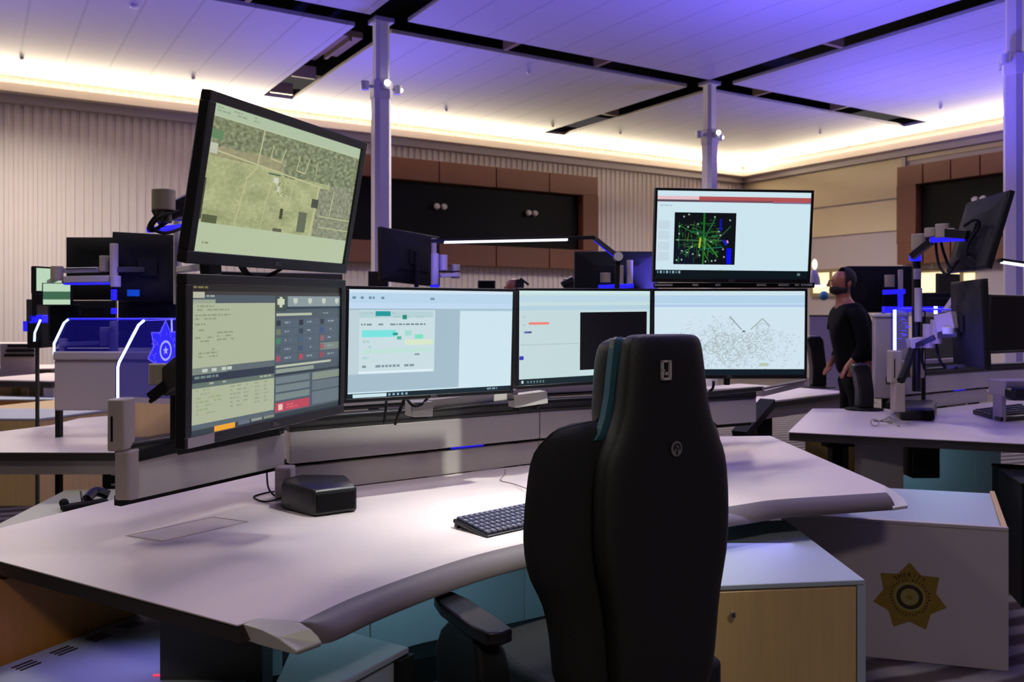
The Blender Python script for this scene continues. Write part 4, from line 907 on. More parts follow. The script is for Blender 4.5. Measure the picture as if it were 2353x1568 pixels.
# ------------------------------------------------------------------ right-hand console
TB = Vector((3.53, 2.75, 0))
rd = thing('console_desk', 'pale console desk on the right with the dark speaker and glasses on it', 'desk', (3.2, 5.6, 0))
pb = [Vector(p) for p in ((1.58, 4.98, DZ), (2.665, 4.53, DZ), (3.6, 4.2, DZ), (4.9, 5.3, DZ), (4.9, 7.1, DZ), (4.5, 7.06, DZ), (3.64, 6.64, DZ), (2.72, 5.985, DZ), (2.66, 6.2, DZ), (2.14, 6.2, DZ))]
MB().prism(pb, DZ - .004, DZ).build('worktop', M['desk'], rd); cc = sum(pb, Vector()) / len(pb)
MB().prism([p + (cc - p) * .004 for p in pb], DZ - .050, DZ - .004).build('edge_band', M['edge'], rd)
MB().box((2.02, 5.02, .03), (2.26, 5.14, DZ - .055)).build('lift_column', M['lilac_grey'], rd, bevel=.006)
MB().bar((1.85, 5.15, DZ - .085), (4.6, 5.6, DZ - .085), .08, .05).build('crossbar', M['matblack'], rd)
MB().box((1.915, 5.2, .02), (1.98, 5.28, DZ - .06)).build('leg', M['matblack'], rd); MB().box((2.15, 4.95, 0), (2.9, 5.2, .03)).build('foot', M['matblack'], rd)
MB().box((2.30, 5.0, .47), (2.46, 5.2, DZ - .06)).build('control_box', M['black'], rd, bevel=.006)
fb = frame_console('slat_wall', 'low grey slat wall along the back of the right console', [((-1.15, 2.62, 0), (-.84, 3.22, 0), False), ((-.83, 3.25, 0), (.125, 3.92, 0), True), ((.125, 3.92, 0), (1.27, 4.52, 0), False)], None, None, TB)
ep2 = end_post('grey end post of the right console with a bright vertical blue strip above', 2045, 2068, 2052, 806, 880, 946, 5.33, None)
ep2b = thing('acrylic_screen', 'small blue-lit acrylic screen above the right console end post', 'privacy screen', P(2056, 806, 5.33))
q = [P(2050, 805, 5.34), P(2050, 712, 5.34), P(2088, 714, 5.75), P(2088, 800, 5.75)]
plate(q, .008).build('acrylic_sheet', M['glass'], ep2b)
MB().bar(P(2056, 805, 5.31), P(2056, 712, 5.31), .016, .010).build('lit_edge', M['led'], ep2b)
MB().tube([P(2060, 710, 5.33), P(2200, 712, 5.9)], .006, 6).build('lit_top_edge', M['ledblue'], ep2b)
sc_ = MB()
for k in range(10): a = P(2060 + rnd.uniform(0, 20), 730 + k * 6, 5.33); sc_.bar(a, a + Vector((.03, 0, rnd.uniform(-.01, .01))), .003, .004)
sc_.build('etched_pattern', M['ledsoft'], ep2b)
wp = thing('end_panel', 'tall pale end panel of the console behind the man', 'privacy panel', P(2030, 945, 6.3))
MB().box((P(2008, 0, 6.3).x, 6.28, .80), (P(2086, 0, 6.3).x, 6.34, P(0, 730, 6.3).z)).build('panel', M['lilac_grey'], wp, bevel=.01)
MB().box((P(2006, 0, 6.3).x, 6.27, P(0, 730, 6.3).z), (P(2086, 0, 6.3).x, 6.35, P(0, 721, 6.3).z)).build('top_cap', M['white'], wp, bevel=.01)
MB().box((P(2030, 0, 6.3).x, 6.30, .0), (P(2050, 0, 6.3).x, 6.33, .80)).build('support', M['matblack'], wp)
# under the right desk
def simple_box(name, label, cat, pts, z0, z1, m, top=None, group=None, front=None):
    pts = [Vector(p) for p in pts]; c = sum(pts, Vector()) / len(pts); t = thing(name, label, cat, (c.x, c.y, z0), group=group)
    MB().prism(pts, z0, z1 - .015).build('carcass', m, t, bevel=.002); MB().prism([p + (p - c) * .01 for p in pts], z1 - .015, z1).build('top', top or m, t, bevel=.002)
    if front is not None:
        a, b = pts[0], pts[1]; d = (b - a).normalized(); n_ = Vector((d.y, -d.x, 0))
        MB().prism([a + d * .01 + n_ * .012, b - d * .01 + n_ * .012, b - d * .01, a + d * .01], z0 + .02, z1 - .02).build('door', front, t, bevel=.002)
    return t
def quadz(pxs, z, depth):                # front edge seen at two pixels, running back by depth
    a = Pz(pxs[0], pxs[1], z); b = Pz(pxs[2], pxs[3], z); d = (b - a).normalized(); n_ = Vector((-d.y, d.x, 0)); return [a, b, b + n_ * depth, a + n_ * depth]
simple_box('wooden_cabinet', 'small brown cabinet under the right desk, left of its black leg', 'cabinet', [P(1850, 0, 5.8), P(1925, 0, 5.8), P(1925, 0, 6.2), P(1850, 0, 6.2)], 0, .60, M['wooddark'])
simple_box('wooden_cabinet', 'narrow brown cabinet under the right desk beside the grey lifting column', 'cabinet', [P(1950, 0, 5.7), P(2000, 0, 5.7), P(2000, 0, 6.1), P(1950, 0, 6.1)], 0, .62, M['wooddark'])
tp = thing('modesty_panel', 'teal-lit modesty panel below the right console desk', 'modesty panel', (2.9, 5.9, 0))
MB().bar((2.30, 5.55, .31), (3.15, 5.95, .31), .02, .5).build('panel', M['tealwall'], tp); MB().bar((3.16, 5.955, .31), (3.4, 6.07, .31), .02, .5).build('panel', M['tealwall'], tp)
MB().bar((2.50, 5.60, .585), (3.1, 5.88, .585), .03, .04).build('lilac_ledge', M['lilacwall'], tp)
aim(area('teal_strip_far', (2.7, 5.2, .62), (0, 0, 0), .8, .05, 1.4, TEAL), (2.7, 5.8, .2))
aim(area('teal_strip_cabinet', (2.15, 4.35, .69), (0, 0, 0), .3, .05, .2, TEAL), (2.1, 4.0, .5))
simple_box('equipment_bin', 'plain black unit at the right edge beside the star cabinet', 'storage unit', [(2.46, 4.2, 0), (3.1, 4.0, 0), (3.3, 4.5, 0), (2.62, 4.75, 0)], 0, .60, M['matblack'])
# things on the right desk
b_ = [Pz(2068, 967, DZ), Pz(2148, 968, DZ), Pz(2153, 950, DZ), Pz(2150, 945, DZ), Pz(2075, 945, DZ), Pz(2055, 955, DZ)]
cc = sum(b_, Vector()) / 6; t = thing('desk_speaker', 'dark grey rounded speaker on the right desk', 'speaker', (cc.x, cc.y, DZ))
MB().loft([[Vector((cc.x + (p.x - cc.x) * k, cc.y + (p.y - cc.y) * k, DZ + z)) for p in b_] for z, k in ((.0005, .9), (.01, 1), (.068, .98), (.080, .9), (.084, .75))]).build('housing', M['black'], t, bevel=.014, seg=3, smooth=60)
MB().prism([Pz(2125, 969, DZ), Pz(2147, 969, DZ), Pz(2147, 965, DZ), Pz(2125, 965, DZ)], DZ + .015, DZ + .07).build('front_grille', M['blackglass'], t)
gl = thing('eyeglasses', 'folded eyeglasses lying on the right desk', 'eyeglasses', Pz(2035, 978, DZ))
g0 = Pz(2010, 980, DZ); g1 = Pz(2045, 974, DZ)
for p in (g0, g1): MB().tube([p + Vector((.024 * math.cos(a * .785), .006 * math.sin(a * .785), .022 + .02 * math.sin(a * .785))) for a in range(9)], .003, 6).build('lens_rim', M['silver'], gl)
MB().tube([g0 + Vector((.024, 0, .03)), g1 + Vector((-.024, 0, .03))], .003, 6).build('bridge', M['silver'], gl)
for p, e in ((g0, Pz(2058, 972, DZ)), (g1, Pz(2066, 982, DZ))): MB().tube([p + Vector((0, .01, .03)), e + Vector((0, 0, .006))], .0035, 6).build('temple', M['black'], gl)
kq = [Pz(2235, 952, DZ), Pz(2300, 970, DZ), Pz(2420, 960, DZ), Pz(2340, 938, DZ)]
t = thing('keyboard', 'dark flat keyboard at the right edge on the right desk', 'keyboard', kq[0])
MB().prism(kq, DZ + .002, DZ + .03).build('case', M['black'], t, bevel=.006); kk = MB()
for i in range(12):
    for j in range(5):
        f, g = (i + .5) / 12.5 + .03, (j + .6) / 5.6; o = kq[0].lerp(kq[3], f).lerp(kq[1].lerp(kq[2], f), g); kk.box((o.x - .014, o.y - .012, DZ + .03), (o.x + .014, o.y + .012, DZ + .038))
kk.build('key_pattern', M['key'], t)
t = thing('desk_phone_stand', 'pale box holding a black device at the right edge of the right desk', 'device stand', P(2335, 925, 5.3))
MB().box((P(2311, 0, 5.4).x, 5.4, P(0, 912, 5.4).z), (P(2420, 0, 5.4).x, 5.6, P(0, 876, 5.4).z)).build('shelf', M['lilac_grey'], t, bevel=.006)
MB().box((P(2320, 0, 5.35).x, 5.32, P(0, 921, 5.35).z), (P(2420, 0, 5.35).x, 5.42, P(0, 890, 5.35).z)).build('device', M['black'], t, bevel=.02)
MB().box((P(2312, 0, 5.4).x, 5.45, DZ), (P(2322, 0, 5.4).x, 5.55, P(0, 900, 5.4).z)).build('side', M['lilac_grey'], t)
# monitors of the right console
monitor('black monitor at the right edge, its screen switched off', (3.50, 6.05, 1.345), D2(33), D2(2), 0)
monitor('dark monitor seen from its back above the right console, lit blue below', (2.665, 5.05, 1.36), D2(78), D2(-2), 0, w=.60, h=.50)
monitor('tilted monitor seen from behind, high over the right console', (2.70, 5.02, 1.875), D2(84), D2(16), D2(0), w=.56, h=.44)
aim(area('blue_glow_right', (2.35, 5.0, 1.2), (0, 0, 0), .3, .3, 1.6, BLUE), (2.66, 5.05, 1.3))
# monitor mounts of the right console
def armset(label, Y, group=None):
    return label
arm('pole mount of the right console with pale joints and hanging black cables', [
    ('cyl', P(2106, 900, 5.4), P(2106, 590, 5.4), .026, 'black', 'pole'), ('cyl', P(2110, 740, 5.36), P(2110, 662, 5.36), .022, 'lilac_grey', 'sleeve'), ('cyl', P(2108, 642, 5.36), P(2108, 618, 5.36), .022, 'lilac_grey', 'sleeve'),
    ('cyl', P(2103, 600, 5.36), P(2103, 584, 5.36), .035, 'ledblue', 'lit_collar'), ('cyl', P(2110, 575, 5.34), P(2110, 538, 5.34), .040, 'beige'), ('bar', P(2095, 590, 5.3), P(2140, 555, 5.2), .04, .04, 'black'),
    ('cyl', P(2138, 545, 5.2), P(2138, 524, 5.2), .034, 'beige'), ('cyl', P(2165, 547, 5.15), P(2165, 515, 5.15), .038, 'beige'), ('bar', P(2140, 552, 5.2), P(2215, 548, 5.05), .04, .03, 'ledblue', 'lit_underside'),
    ('bar', P(2165, 535, 5.15), P(2225, 540, 5.02), .05, .05, 'black'), ('cyl', P(2186, 548, 5.1), P(2186, 525, 5.1), .02, 'beige'),
    ('tube', [P(2150, 548, 5.2), P(2152, 580, 5.2), P(2160, 615, 5.18), P(2178, 630, 5.1), P(2200, 600, 5.05)], .008, 'matblack'), ('tube', [P(2160, 548, 5.2), P(2170, 585, 5.2), P(2185, 615, 5.15), P(2210, 590, 5.05)], .008, 'matblack'),
    ('tube', [P(2215, 520, 4.95), P(2240, 505, 4.9), P(2250, 520, 4.9), P(2225, 560, 4.95), P(2220, 590, 4.95)], .009, 'matblack'),
    ('bar', P(2215, 590, 5.0), P(2250, 612, 4.9), .06, .05, 'matblack')])
arm('lower mount of the right console with beige joints beside the blue glow', [
    ('bar', P(2088, 790, 5.3), P(2120, 786, 5.3), .07, .06, 'lilac_grey', 'clamp'), ('cyl', P(2135, 800, 5.25), P(2135, 745, 5.25), .036, 'beige'), ('cyl', P(2152, 790, 5.22), P(2152, 735, 5.22), .034, 'beige'),
    ('bar', P(2095, 800, 5.3), P(2150, 775, 5.2), .04, .03, 'black'), ('bar', P(2160, 772, 5.2), P(2205, 768, 5.08), .05, .03, 'rail'), ('cyl', P(2180, 768, 5.12), P(2180, 752, 5.12), .035, 'white'),
    ('bar', P(2155, 745, 5.2), P(2195, 735, 5.1), .05, .10, 'lilac_grey', 'bracket'),
    ('cyl', P(2108, 868, 5.42), P(2108, 780, 5.42), .04, 'beige', 'lower_pole'), ('tube', [P(2098, 800, 5.3), P(2085, 840, 5.2), P(2070, 875, 5.12)], .024, 'matblack', 'sleeve'),
    ('tube', [P(2125, 780, 5.3), P(2118, 820, 5.3), P(2125, 850, 5.3)], .009, 'matblack'), ('tube', [P(2150, 790, 5.25), P(2160, 830, 5.2), P(2175, 845, 5.2), P(2200, 846, 5.15)], .009, 'matblack'),
    ('bar', P(2175, 845, 5.2), P(2220, 840, 5.15), .05, .02, 'rail', 'base')])
bb = thing('monitor_rail', 'horizontal rail glowing blue behind the right console pole', 'rail', P(2030, 715, 5.95))
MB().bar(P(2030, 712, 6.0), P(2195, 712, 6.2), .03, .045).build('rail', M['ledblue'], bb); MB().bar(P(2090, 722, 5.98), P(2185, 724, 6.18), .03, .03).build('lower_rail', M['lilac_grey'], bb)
MB().cyl(P(2122, 960, 6.04), P(2122, 715, 6.04), .014).build('post', M['matblack'], bb)
MB().cyl(P(2150, 722, 5.95), P(2150, 704, 5.95), .012).build('clamp', M['lampwhite'], bb); MB().bar(P(2175, 725, 6.1), P(2198, 690, 6.15), .04, .08).build('bracket', M['lilac_grey'], bb)
# light bars
def light_bar(label, a, b, ps, r=.018, on=(.12, .86)):
    t = thing('task_lamp', label, 'lamp', ps[-1])
    a = Vector(a); b = Vector(b); MB().bar(a, b, .045, .022).build('lamp_head', M['matblack'], t, bevel=.004)
    MB().bar(a.lerp(b, on[0]) - Vector((0, .012, .012)), a.lerp(b, on[1]) - Vector((0, .012, .012)), .034, .014).build('light_strip', M['lampwhite'], t)
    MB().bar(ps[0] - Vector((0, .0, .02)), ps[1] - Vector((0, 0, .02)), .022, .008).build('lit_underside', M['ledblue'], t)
    for k, (p, q_, mm) in enumerate(zip(ps, ps[1:], ('ledblue', 'matblack', 'matblack'))): MB().bar(p, q_, .03, .03).build('lamp_arm' if k == 0 else 'post', M['rail'] if k == 0 else M['matblack'], t, bevel=.003)
    MB().cyl(ps[1] + Vector((0, -.03, 0)), ps[1] + Vector((0, .03, 0)), .03).build('hinge', M['white'], t)
    return t
light_bar('task lamp with a long lit white bar in front of the dark video wall', P(990, 554, 5.6), P(1365, 546, 5.8), [P(1365, 546, 5.8), P(1420, 590, 5.8), P(1413, 800, 5.8)], on=(.08, .83))
light_bar('slanted lit lamp bar at the right edge of the picture', P(2296, 598, 5.2), P(2420, 616, 5.2), [P(2420, 616, 5.2), P(2440, 640, 5.2), P(2440, 850, 5.2)], on=(.03, .95))
# black stands on the desks by the man
def stand(label, px0, px1, py0, py1, Y, flip=1):
    t = thing('equipment_stand', label, 'stand', P((px0 + px1) / 2, py1, Y)); x0 = P(px0, 0, Y).x; x1 = P(px1, 0, Y).x; zt = P(0, py0, Y).z; zb = P(0, py1, Y).z; w_ = x1 - x0
    rr = [[Vector((x0 + w_ * u, Y + v * .05, z)) for u, v in ((a_, -1), (b_, -1), (b_, 1), (a_, 1))] for z, a_, b_ in ((zb + .012, .2, .9), (zb + (zt - zb) * .4, .22, .9), (zb + (zt - zb) * .75, .1, .8), (zt - .03, -.05, .75), (zt, .05, .6))]
    MB().loft(rr).build('upright', M['black'], t, bevel=.012, smooth=60)
    MB().lathe((x0 + w_ * .55, Y, zb), [(w_ * .85, 0), (w_ * .85, .006), (w_ * .3, .014)], 20, sy=.9).build('base', M['matblack'], t)
    MB().cyl((x1 - .012, Y - .06, zb + .05), (x1 - .012, Y - .052, zb + .05), .008).build('indicator', M['white'], t); return t
stand('black curved stand on the far pale desk, left of the man', 1853, 1900, 772, 890, 7.1)
stand('black stand at the back of the right desk, in front of the man', 1958, 2008, 835, 941, 6.12)
# far desk between the near console and the man
fd = [Vector((1.88, 6.63, DZ)), Vector((2.94, 7.55, DZ)), Vector((2.2, 8.4, DZ)), Vector((1.1, 7.5, DZ))]
t = thing('console_desk', 'far pale desk behind the near console, carrying the black curved stand', 'desk', (2.0, 7.5, 0))
MB().prism(fd, DZ - .012, DZ).build('worktop', M['desk'], t); MB().prism(fd, DZ - .055, DZ - .012).build('edge_band', M['edge'], t)
MB().bar(fd[0] + Vector((-.03, .06, -.10)), fd[1] + Vector((-.03, .06, -.10)), .03, .09).build('apron', M['lilac_grey'], t)
for p in (Vector((2.0, 6.95, 0)), Vector((2.7, 7.55, 0)), Vector((1.5, 7.4, 0)), Vector((2.2, 8.1, 0))): MB().box((p.x - .06, p.y - .06, 0), (p.x + .06, p.y + .06, DZ - .055)).build('leg', M['matblack'], t)
sl = MB().bar(P(1700, 1000, 5.3), P(1765, 925, 5.6), .10, .05).build('brace_arm', M['matblack'])
tag(sl, 'black diagonal strut behind the right end of the near desk', 'strut')
# far console behind the man
simple_box('far_console', 'far pale console with a dark top, left of the standing man', 'console', [P(1860, 0, 9.4), P(1960, 0, 9.4), P(1960, 0, 10), P(1860, 0, 10)], 0, 1.40, M['lilac_grey'], M['edge'])
simple_box('far_console', 'dark far console below the lit windows, between the man and the raised monitors', 'console', [P(2110, 0, 11.0), P(2220, 0, 11.0), P(2220, 0, 11.8), P(2110, 0, 11.8)], 0, 1.62, M['rail'], M['edge'])
monitor('dark monitor back directly behind the standing man', (P(2022, 0, 7.5).x, 7.5, 1.625), D2(180), 0, 0, w=.58, h=.40, pole=0)
arm('mount with a pale joint and post on the monitor behind the man', [('bar', P(2030, 672, 7.3), P(2078, 670, 7.3), .05, .04, 'ledblue', 'lit_bracket'), ('cyl', P(2044, 660, 7.3), P(2044, 632, 7.3), .04, 'beige'), ('cyl', P(2069, 668, 7.3), P(2069, 620, 7.3), .020, 'lilac_grey', 'post'), ('cyl', P(2069, 712, 7.35), P(2069, 668, 7.35), .022, 'ledblue', 'lit_pole'), ('cyl', P(2069, 990, 7.36), P(2069, 712, 7.36), .022, 'matblack', 'pole')])
t = thing('task_lamp', 'small lamp with a pale bulb left of the standing man', 'lamp', P(1872, 655, 9.5)); MB().ball(P(1872, 608, 9.5), .03, .03, .06).build('bulb', M['window'], t); MB().lathe(P(1870, 655, 9.5), [(.07, 0), (.06, .08), (.03, .16)]).build('lamp_shade', M['lilac_grey'], t); MB().bar(P(1858, 658, 9.5), P(1900, 656, 9.5), .04, .02).build('shelf', M['lampwhite'], t)
o = MB().ball(P(1893, 680, 9.2), .05, .05, .05).build('cushion', M['cyan']); tag(o, 'small teal bundle on the far console left of the man', 'bundle')
for i, (px, py, Y, yw, lab) in enumerate(((2180, 655, 8.6, 35, 'dark slanted monitor in front of the lit window'), (2165, 700, 8.2, 150, 'dark low monitor below the lit window'))): monitor(lab, P(px, py, Y), D2(yw), 0, 0, w=.4, h=.22)

# ------------------------------------------------------------------ centre background console
frame_console('slat_wall', 'slat wall of the middle console hidden behind the desk monitors', [((-1.2, 5.75, 0), (-.9, 6.0, 0), False), ((-.9, 6.0, 0), (.3, 6.8, 0), True), ((.3, 6.8, 0), (1.4, 7.2, 0), False)], None, None)
monitor('dark monitor back rising above the teal report monitor', (P(940, 0, 6.0).x, 6.0, 1.80), D2(233), D2(4), D2(-3), w=.58, h=.36, pole=0)
arm('lilac-lit monitor mount beside the dark monitor back above the report monitor', [
    ('cyl', P(999, 655, 5.8), P(999, 583, 5.8), .026, 'lilac_grey', 'post'), ('cyl', P(997, 585, 5.8), P(997, 548, 5.8), .018, 'beige', 'upper_post'), ('cyl', P(1018, 622, 5.85), P(1018, 586, 5.85), .030, 'lilac_grey'),
    ('cyl', P(1047, 640, 5.9), P(1047, 608, 5.9), .030, 'beige'), ('bar', P(1010, 634, 5.85), P(1055, 632, 5.9), .05, .025, 'lilac_grey'), ('bar', P(1005, 625, 5.85), P(1055, 624, 5.9), .05, .008, 'matblack', 'groove'), ('cyl', P(999, 668, 5.8), P(999, 655, 5.8), .03, 'ledblue', 'lit_collar'), ('cyl', P(999, 860, 5.8), P(999, 668, 5.8), .026, 'matblack', 'pole')])
aim(area('blue_glow_middle', (-.45, 5.5, 1.75), (0, 0, 0), .2, .2, 1.2, BLUE), (-.5, 5.85, 1.75))
o = simple_box('equipment_box', 'black box between the white column and the middle monitor back', 'box', [P(846, 0, 6.4), P(892, 0, 6.4), P(892, 0, 6.55), P(846, 0, 6.55)], 0, P(0, 624, 6.4).z, M['black'])
monitor('wide dark monitor back left of the radar monitor', (P(1415, 0, 6.2).x, 6.2, 1.66), D2(184), D2(-3), 0, w=.60, h=.40, pole=0)
arm('pale joint and post on the wide dark monitor back', [('cyl', P(1391, 650, 6.0), P(1391, 627, 6.0), .036, 'beige'), ('cyl', P(1447, 655, 6.0), P(1447, 598, 6.0), .022, 'lilac_grey', 'post'), ('cyl', P(1426, 655, 6.02), P(1426, 610, 6.02), .020, 'beige', 'short_post'), ('bar', P(1375, 660, 6.0), P(1455, 657, 6.0), .05, .03, 'ledblue', 'lit_bracket'), ('cyl', P(1447, 880, 6.03), P(1447, 655, 6.03), .022, 'matblack', 'pole')])
monitor('small black monitor left of the bald head far behind', (P(1118, 0, 8.0).x, 8.0, 1.66), 0, 0, 0, w=.16, h=.12, pole=0); 
o = MB().box((P(1186, 0, 8).x, 8, 1.55), (P(1204, 0, 8).x, 8.05, P(0, 642, 8).z)).bar(P(1195, 640, 8), P(1215, 655, 8), .02, .02).build('headset_stand', M['black']); tag(o, 'small black stand right of the bald head far behind', 'stand')
o = MB().box((P(1296, 0, 8).x, 8, 1.5), (P(1326, 0, 8).x, 8.1, P(0, 640, 8).z)).bar(P(1290, 655, 8), P(1318, 640, 8), .05, .05).build('camera_stand', M['black'], bevel=.01); tag(o, 'dark rounded device beside the wide dark monitor back', 'device')

# ------------------------------------------------------------------ left background console
ld = thing('console_desk', 'pale desk with a dark edge at the left, behind the near desk', 'desk', (-2.6, 5.0, 0))
pl = [Pz(-420, 1040, DZ), Pz(285, 1040, DZ), Vector((-1.75, 5.0, DZ)), Pz(258, 955, DZ), Pz(180, 962, DZ), Pz(120, 977, DZ), Pz(-300, 1050 - 20, DZ)]
MB().prism(pl, DZ - .003, DZ).build('worktop', M['desk'], ld); MB().prism(pl, DZ - .042, DZ - .003).build('edge_band', M['edge'], ld)
MB().bar(Pz(-420, 1040, DZ) + Vector((0, .08, -.085)), Pz(285, 1040, DZ) + Vector((0, .08, -.085)), .03, .07).build('apron', M['lilac_grey'], ld)
MB().box((P(246, 0, 4.4).x, 4.35, .55), (P(272, 0, 4.4).x, 4.45, DZ - .05)).build('leg', M['matblack'], ld)
MB().box((P(246, 0, 4.4).x, 4.36, .0), (P(262, 0, 4.4).x, 4.44, .55)).build('leg', M['matblack'], ld)
lp_ = MB()
for k in range(5): lp_.box((P(256, 0, 4.34).x, 4.335, .46 + k * .05), (P(272, 0, 4.34).x, 4.348, .47 + k * .05))
lp_.build('rack_slots', M['silver'], ld)
simple_box('wooden_cabinet', 'far cabinet with one pale and one wooden side under the left desk', 'cabinet', [Vector((-4.6, 7.6, 0)), Vector((-3.86, 7.24, 0)), Vector((-3.6, 8.0, 0)), Vector((-4.3, 8.3, 0))], 0.0, .60, M['wood'], front=M['lilac_grey'])
lz = .55; lw = [Pz(-40, 1224, lz), Pz(150, 1127, lz), Pz(290, 1124, lz), Pz(300, 1260, lz)]
lowc = simple_box('low_cabinet', 'low cabinet with a white top at the left, behind the near desk edge', 'storage cabinet', lw, 0, lz, M['frost'], M['lowtop'])
t = thing('desk_phone', 'black handset and cradle lying on the low white cabinet', 'telephone', Pz(190, 1165, lz))
MB().bar(Pz(142, 1176, lz) + Vector((0, 0, .015)), Pz(245, 1160, lz) + Vector((0, 0, .015)), .05, .025).build('cradle', M['matblack'], t, bevel=.006)
MB().tube(bez([Pz(200, 1165, lz) + Vector((0, 0, .035)), Pz(220, 1158, lz) + Vector((0, 0, .055)), Pz(250, 1156, lz) + Vector((0, 0, .035))]), .022, 8).build('handset', M['black'], t); MB().tube([Pz(190, 1165, lz), Pz(186, 1160, lz) + Vector((0, 0, .06))], .005, 6).build('antenna', M['rail'], t)
MB().ball(Pz(147, 1172, lz) + Vector((0, 0, .03)), .02, .02, .02).build('button', M['matblack'], t)
pn_ = thing('end_panel', 'large grey panel behind the blue acrylic screen at the left', 'privacy panel', P(270, 945, 4.7))
MB().box((P(124, 0, 4.7).x, 4.7, P(0, 944, 4.7).z), (P(440, 0, 4.7).x, 4.75, P(0, 828, 4.7).z)).build('panel', M['lilac_grey'], pn_, bevel=.008)
MB().box((P(121, 0, 4.69).x, 4.69, P(0, 828, 4.7).z), (P(440, 0, 4.69).x, 4.76, P(0, 808, 4.7).z)).build('top_cap', M['lilac_grey'], pn_, bevel=.008)
MB().box((P(122, 0, 4.74).x, 4.76, 0), (P(132, 0, 4.74).x, 4.80, P(0, 850, 4.7).z)).build('support', M['matblack'], pn_); MB().box((P(400, 0, 4.74).x, 4.76, 0), (P(420, 0, 4.74).x, 4.80, P(0, 850, 4.7).z)).build('support', M['matblack'], pn_)
ac2 = thing('acrylic_screen', 'blue-edged acrylic screen above the large grey panel at the left', 'privacy screen', P(270, 812, 4.6))
ed2 = [P(125, 815, 4.71), P(125, 790, 4.71), P(148, 742, 4.71), P(158, 734, 4.71)]; ol2 = ed2 + [P(440, 734, 4.71), P(440, 809, 4.71)]
MB().loft([ol2, [p + Vector((0, .008, 0)) for p in ol2]]).build('acrylic_sheet', M['glass'], ac2); MB().tube([p - Vector((0, .003, 0)) for p in ed2], .007, 6).build('lit_edge', M['led'], ac2); MB().tube([P(158, 733, 4.71), P(440, 733, 4.71)], .006, 5).build('lit_top_edge', M['ledblue'], ac2)
monitor('dark monitor back beside the tilted map monitor, with a small blue display', (P(338, 0, 4.9).x, 4.9, P(0, 615, 4.9).z), D2(205), D2(0), D2(-1), w=.36, h=.38, thick=.024)
monitor('large dark monitor back at the left with the mount in front', (P(235, 0, 5.15).x, 5.15, P(0, 618, 5.15).z), D2(182), 0, 0, w=.40, h=.37, thick=.024)
o = MB().box((P(293, 0, 4.78).x, 4.775, P(0, 681, 4.78).z), (P(320, 0, 4.78).x, 4.785, P(0, 666, 4.78).z)).build('status_display', M['bluestick']); tag(o, 'small blue display below the dark monitor backs at the left', 'display')
for k, (p0, p1, lab) in enumerate(((150, 268, 'lower dark monitor back, under the large one at the left'), (275, 425, 'lower dark monitor back, nearest the blue acrylic screen'))):
    monitor(lab, (P((p0 + p1) / 2, 0, 5.0).x, 5.0, P(0, 745, 5.0).z), D2(180), 0, 0, w=(p1 - p0) / 2000 * 5.0, h=.27, thick=.024)
gs = Scr(); gs.q(0, 0, 1, 1, (24, 30, 30), 0); gs.q(0, 0, 1, .12, (176, 200, 176), 1); gs.q(.0, .12, .12, .38, (176, 200, 176), 1); gs.q(.12, .14, 1, .38, (30, 36, 34), 1)
gs = Scr(); gs.q(0, 0, 1, 1, (186, 214, 186), 0); gs.q(0, .38, 1, .76, (62, 104, 78), 1)
monitor('small monitor with green and white bars at the far left', (P(131, 0, 4.82).x, 4.82, P(0, 677, 4.9).z), D2(4), 0, 0, gs, w=.155, h=.125, bez=.004, chin=.005)
monitor('narrow monitor standing behind the green-barred one at the far left', (P(112, 0, 5.1).x, 5.1, P(0, 645, 5.1).z), D2(70), 0, 0, Scr().q(0, 0, 1, 1, (186, 214, 186), 0), w=.20, h=.16, bez=.01)
monitor('dark blank lower monitor below the green-barred one', (P(128, 0, 4.85).x, 4.95, P(0, 745, 4.85).z), D2(20), 0, 0, w=.17, h=.23)
arm('lilac-lit monitor mount with horizontal arms and pole at the left', [
    ('cyl', P(262, 655, 4.75), P(262, 560, 4.75), .022, 'lilac_grey', 'post'), ('cyl', P(266, 660, 4.72), P(266, 634, 4.72), .026, 'lilac_grey'), ('cyl', P(240, 625, 4.8), P(240, 588, 4.8), .026, 'beige'),
    ('bar', P(145, 622, 4.8), P(228, 620, 4.8), .05, .028, 'white'), ('bar', P(150, 618, 4.77), P(222, 617, 4.77), .01, .008, 'rail', 'groove'), ('bar', P(150, 643, 4.75), P(255, 641, 4.75), .05, .036, 'lilac_grey'), ('bar', P(150, 653, 4.75), P(262, 652, 4.75), .05, .010, 'ledblue', 'lit_underside'),
    ('cyl', P(131, 645, 4.75), P(131, 612, 4.75), .032, 'beige'), ('bar', P(262, 600, 4.77), P(240, 605, 5.12), .03, .03, 'rail', 'rear_link'), ('bar', P(131, 640, 4.77), P(114, 648, 5.10), .03, .02, 'rail', 'rear_link'), ('bar', P(268, 620, 4.75), P(330, 620, 4.86), .03, .03, 'rail', 'rear_link'), ('cyl', P(262, 690, 4.78), P(262, 665, 4.78), .016, 'ledblue', 'lit_pole'), ('cyl', P(262, 722, 4.78), P(262, 708, 4.78), .016, 'ledblue', 'lit_pole'), ('cyl', P(262, 830, 4.76), P(262, 738, 4.76), .022, 'lilac_grey', 'pole')])
arm('lower monitor mount with a lilac arm just above the large grey panel', [('bar', P(140, 792, 4.78), P(232, 788, 4.78), .05, .022, 'lilac_grey'), ('cyl', P(243, 795, 4.78), P(243, 752, 4.78), .030, 'lilac_grey'), ('bar', P(243, 775, 4.80), P(222, 765, 5.0), .03, .03, 'rail', 'rear_link'), ('bar', P(250, 775, 4.80), P(300, 765, 5.0), .03, .03, 'rail', 'rear_link'), ('cyl', P(145, 808, 4.78), P(145, 778, 4.78), .022, 'lilac_grey'), ('bar', P(130, 806, 4.79), P(250, 806, 4.79), .05, .02, 'matblack', 'base')])
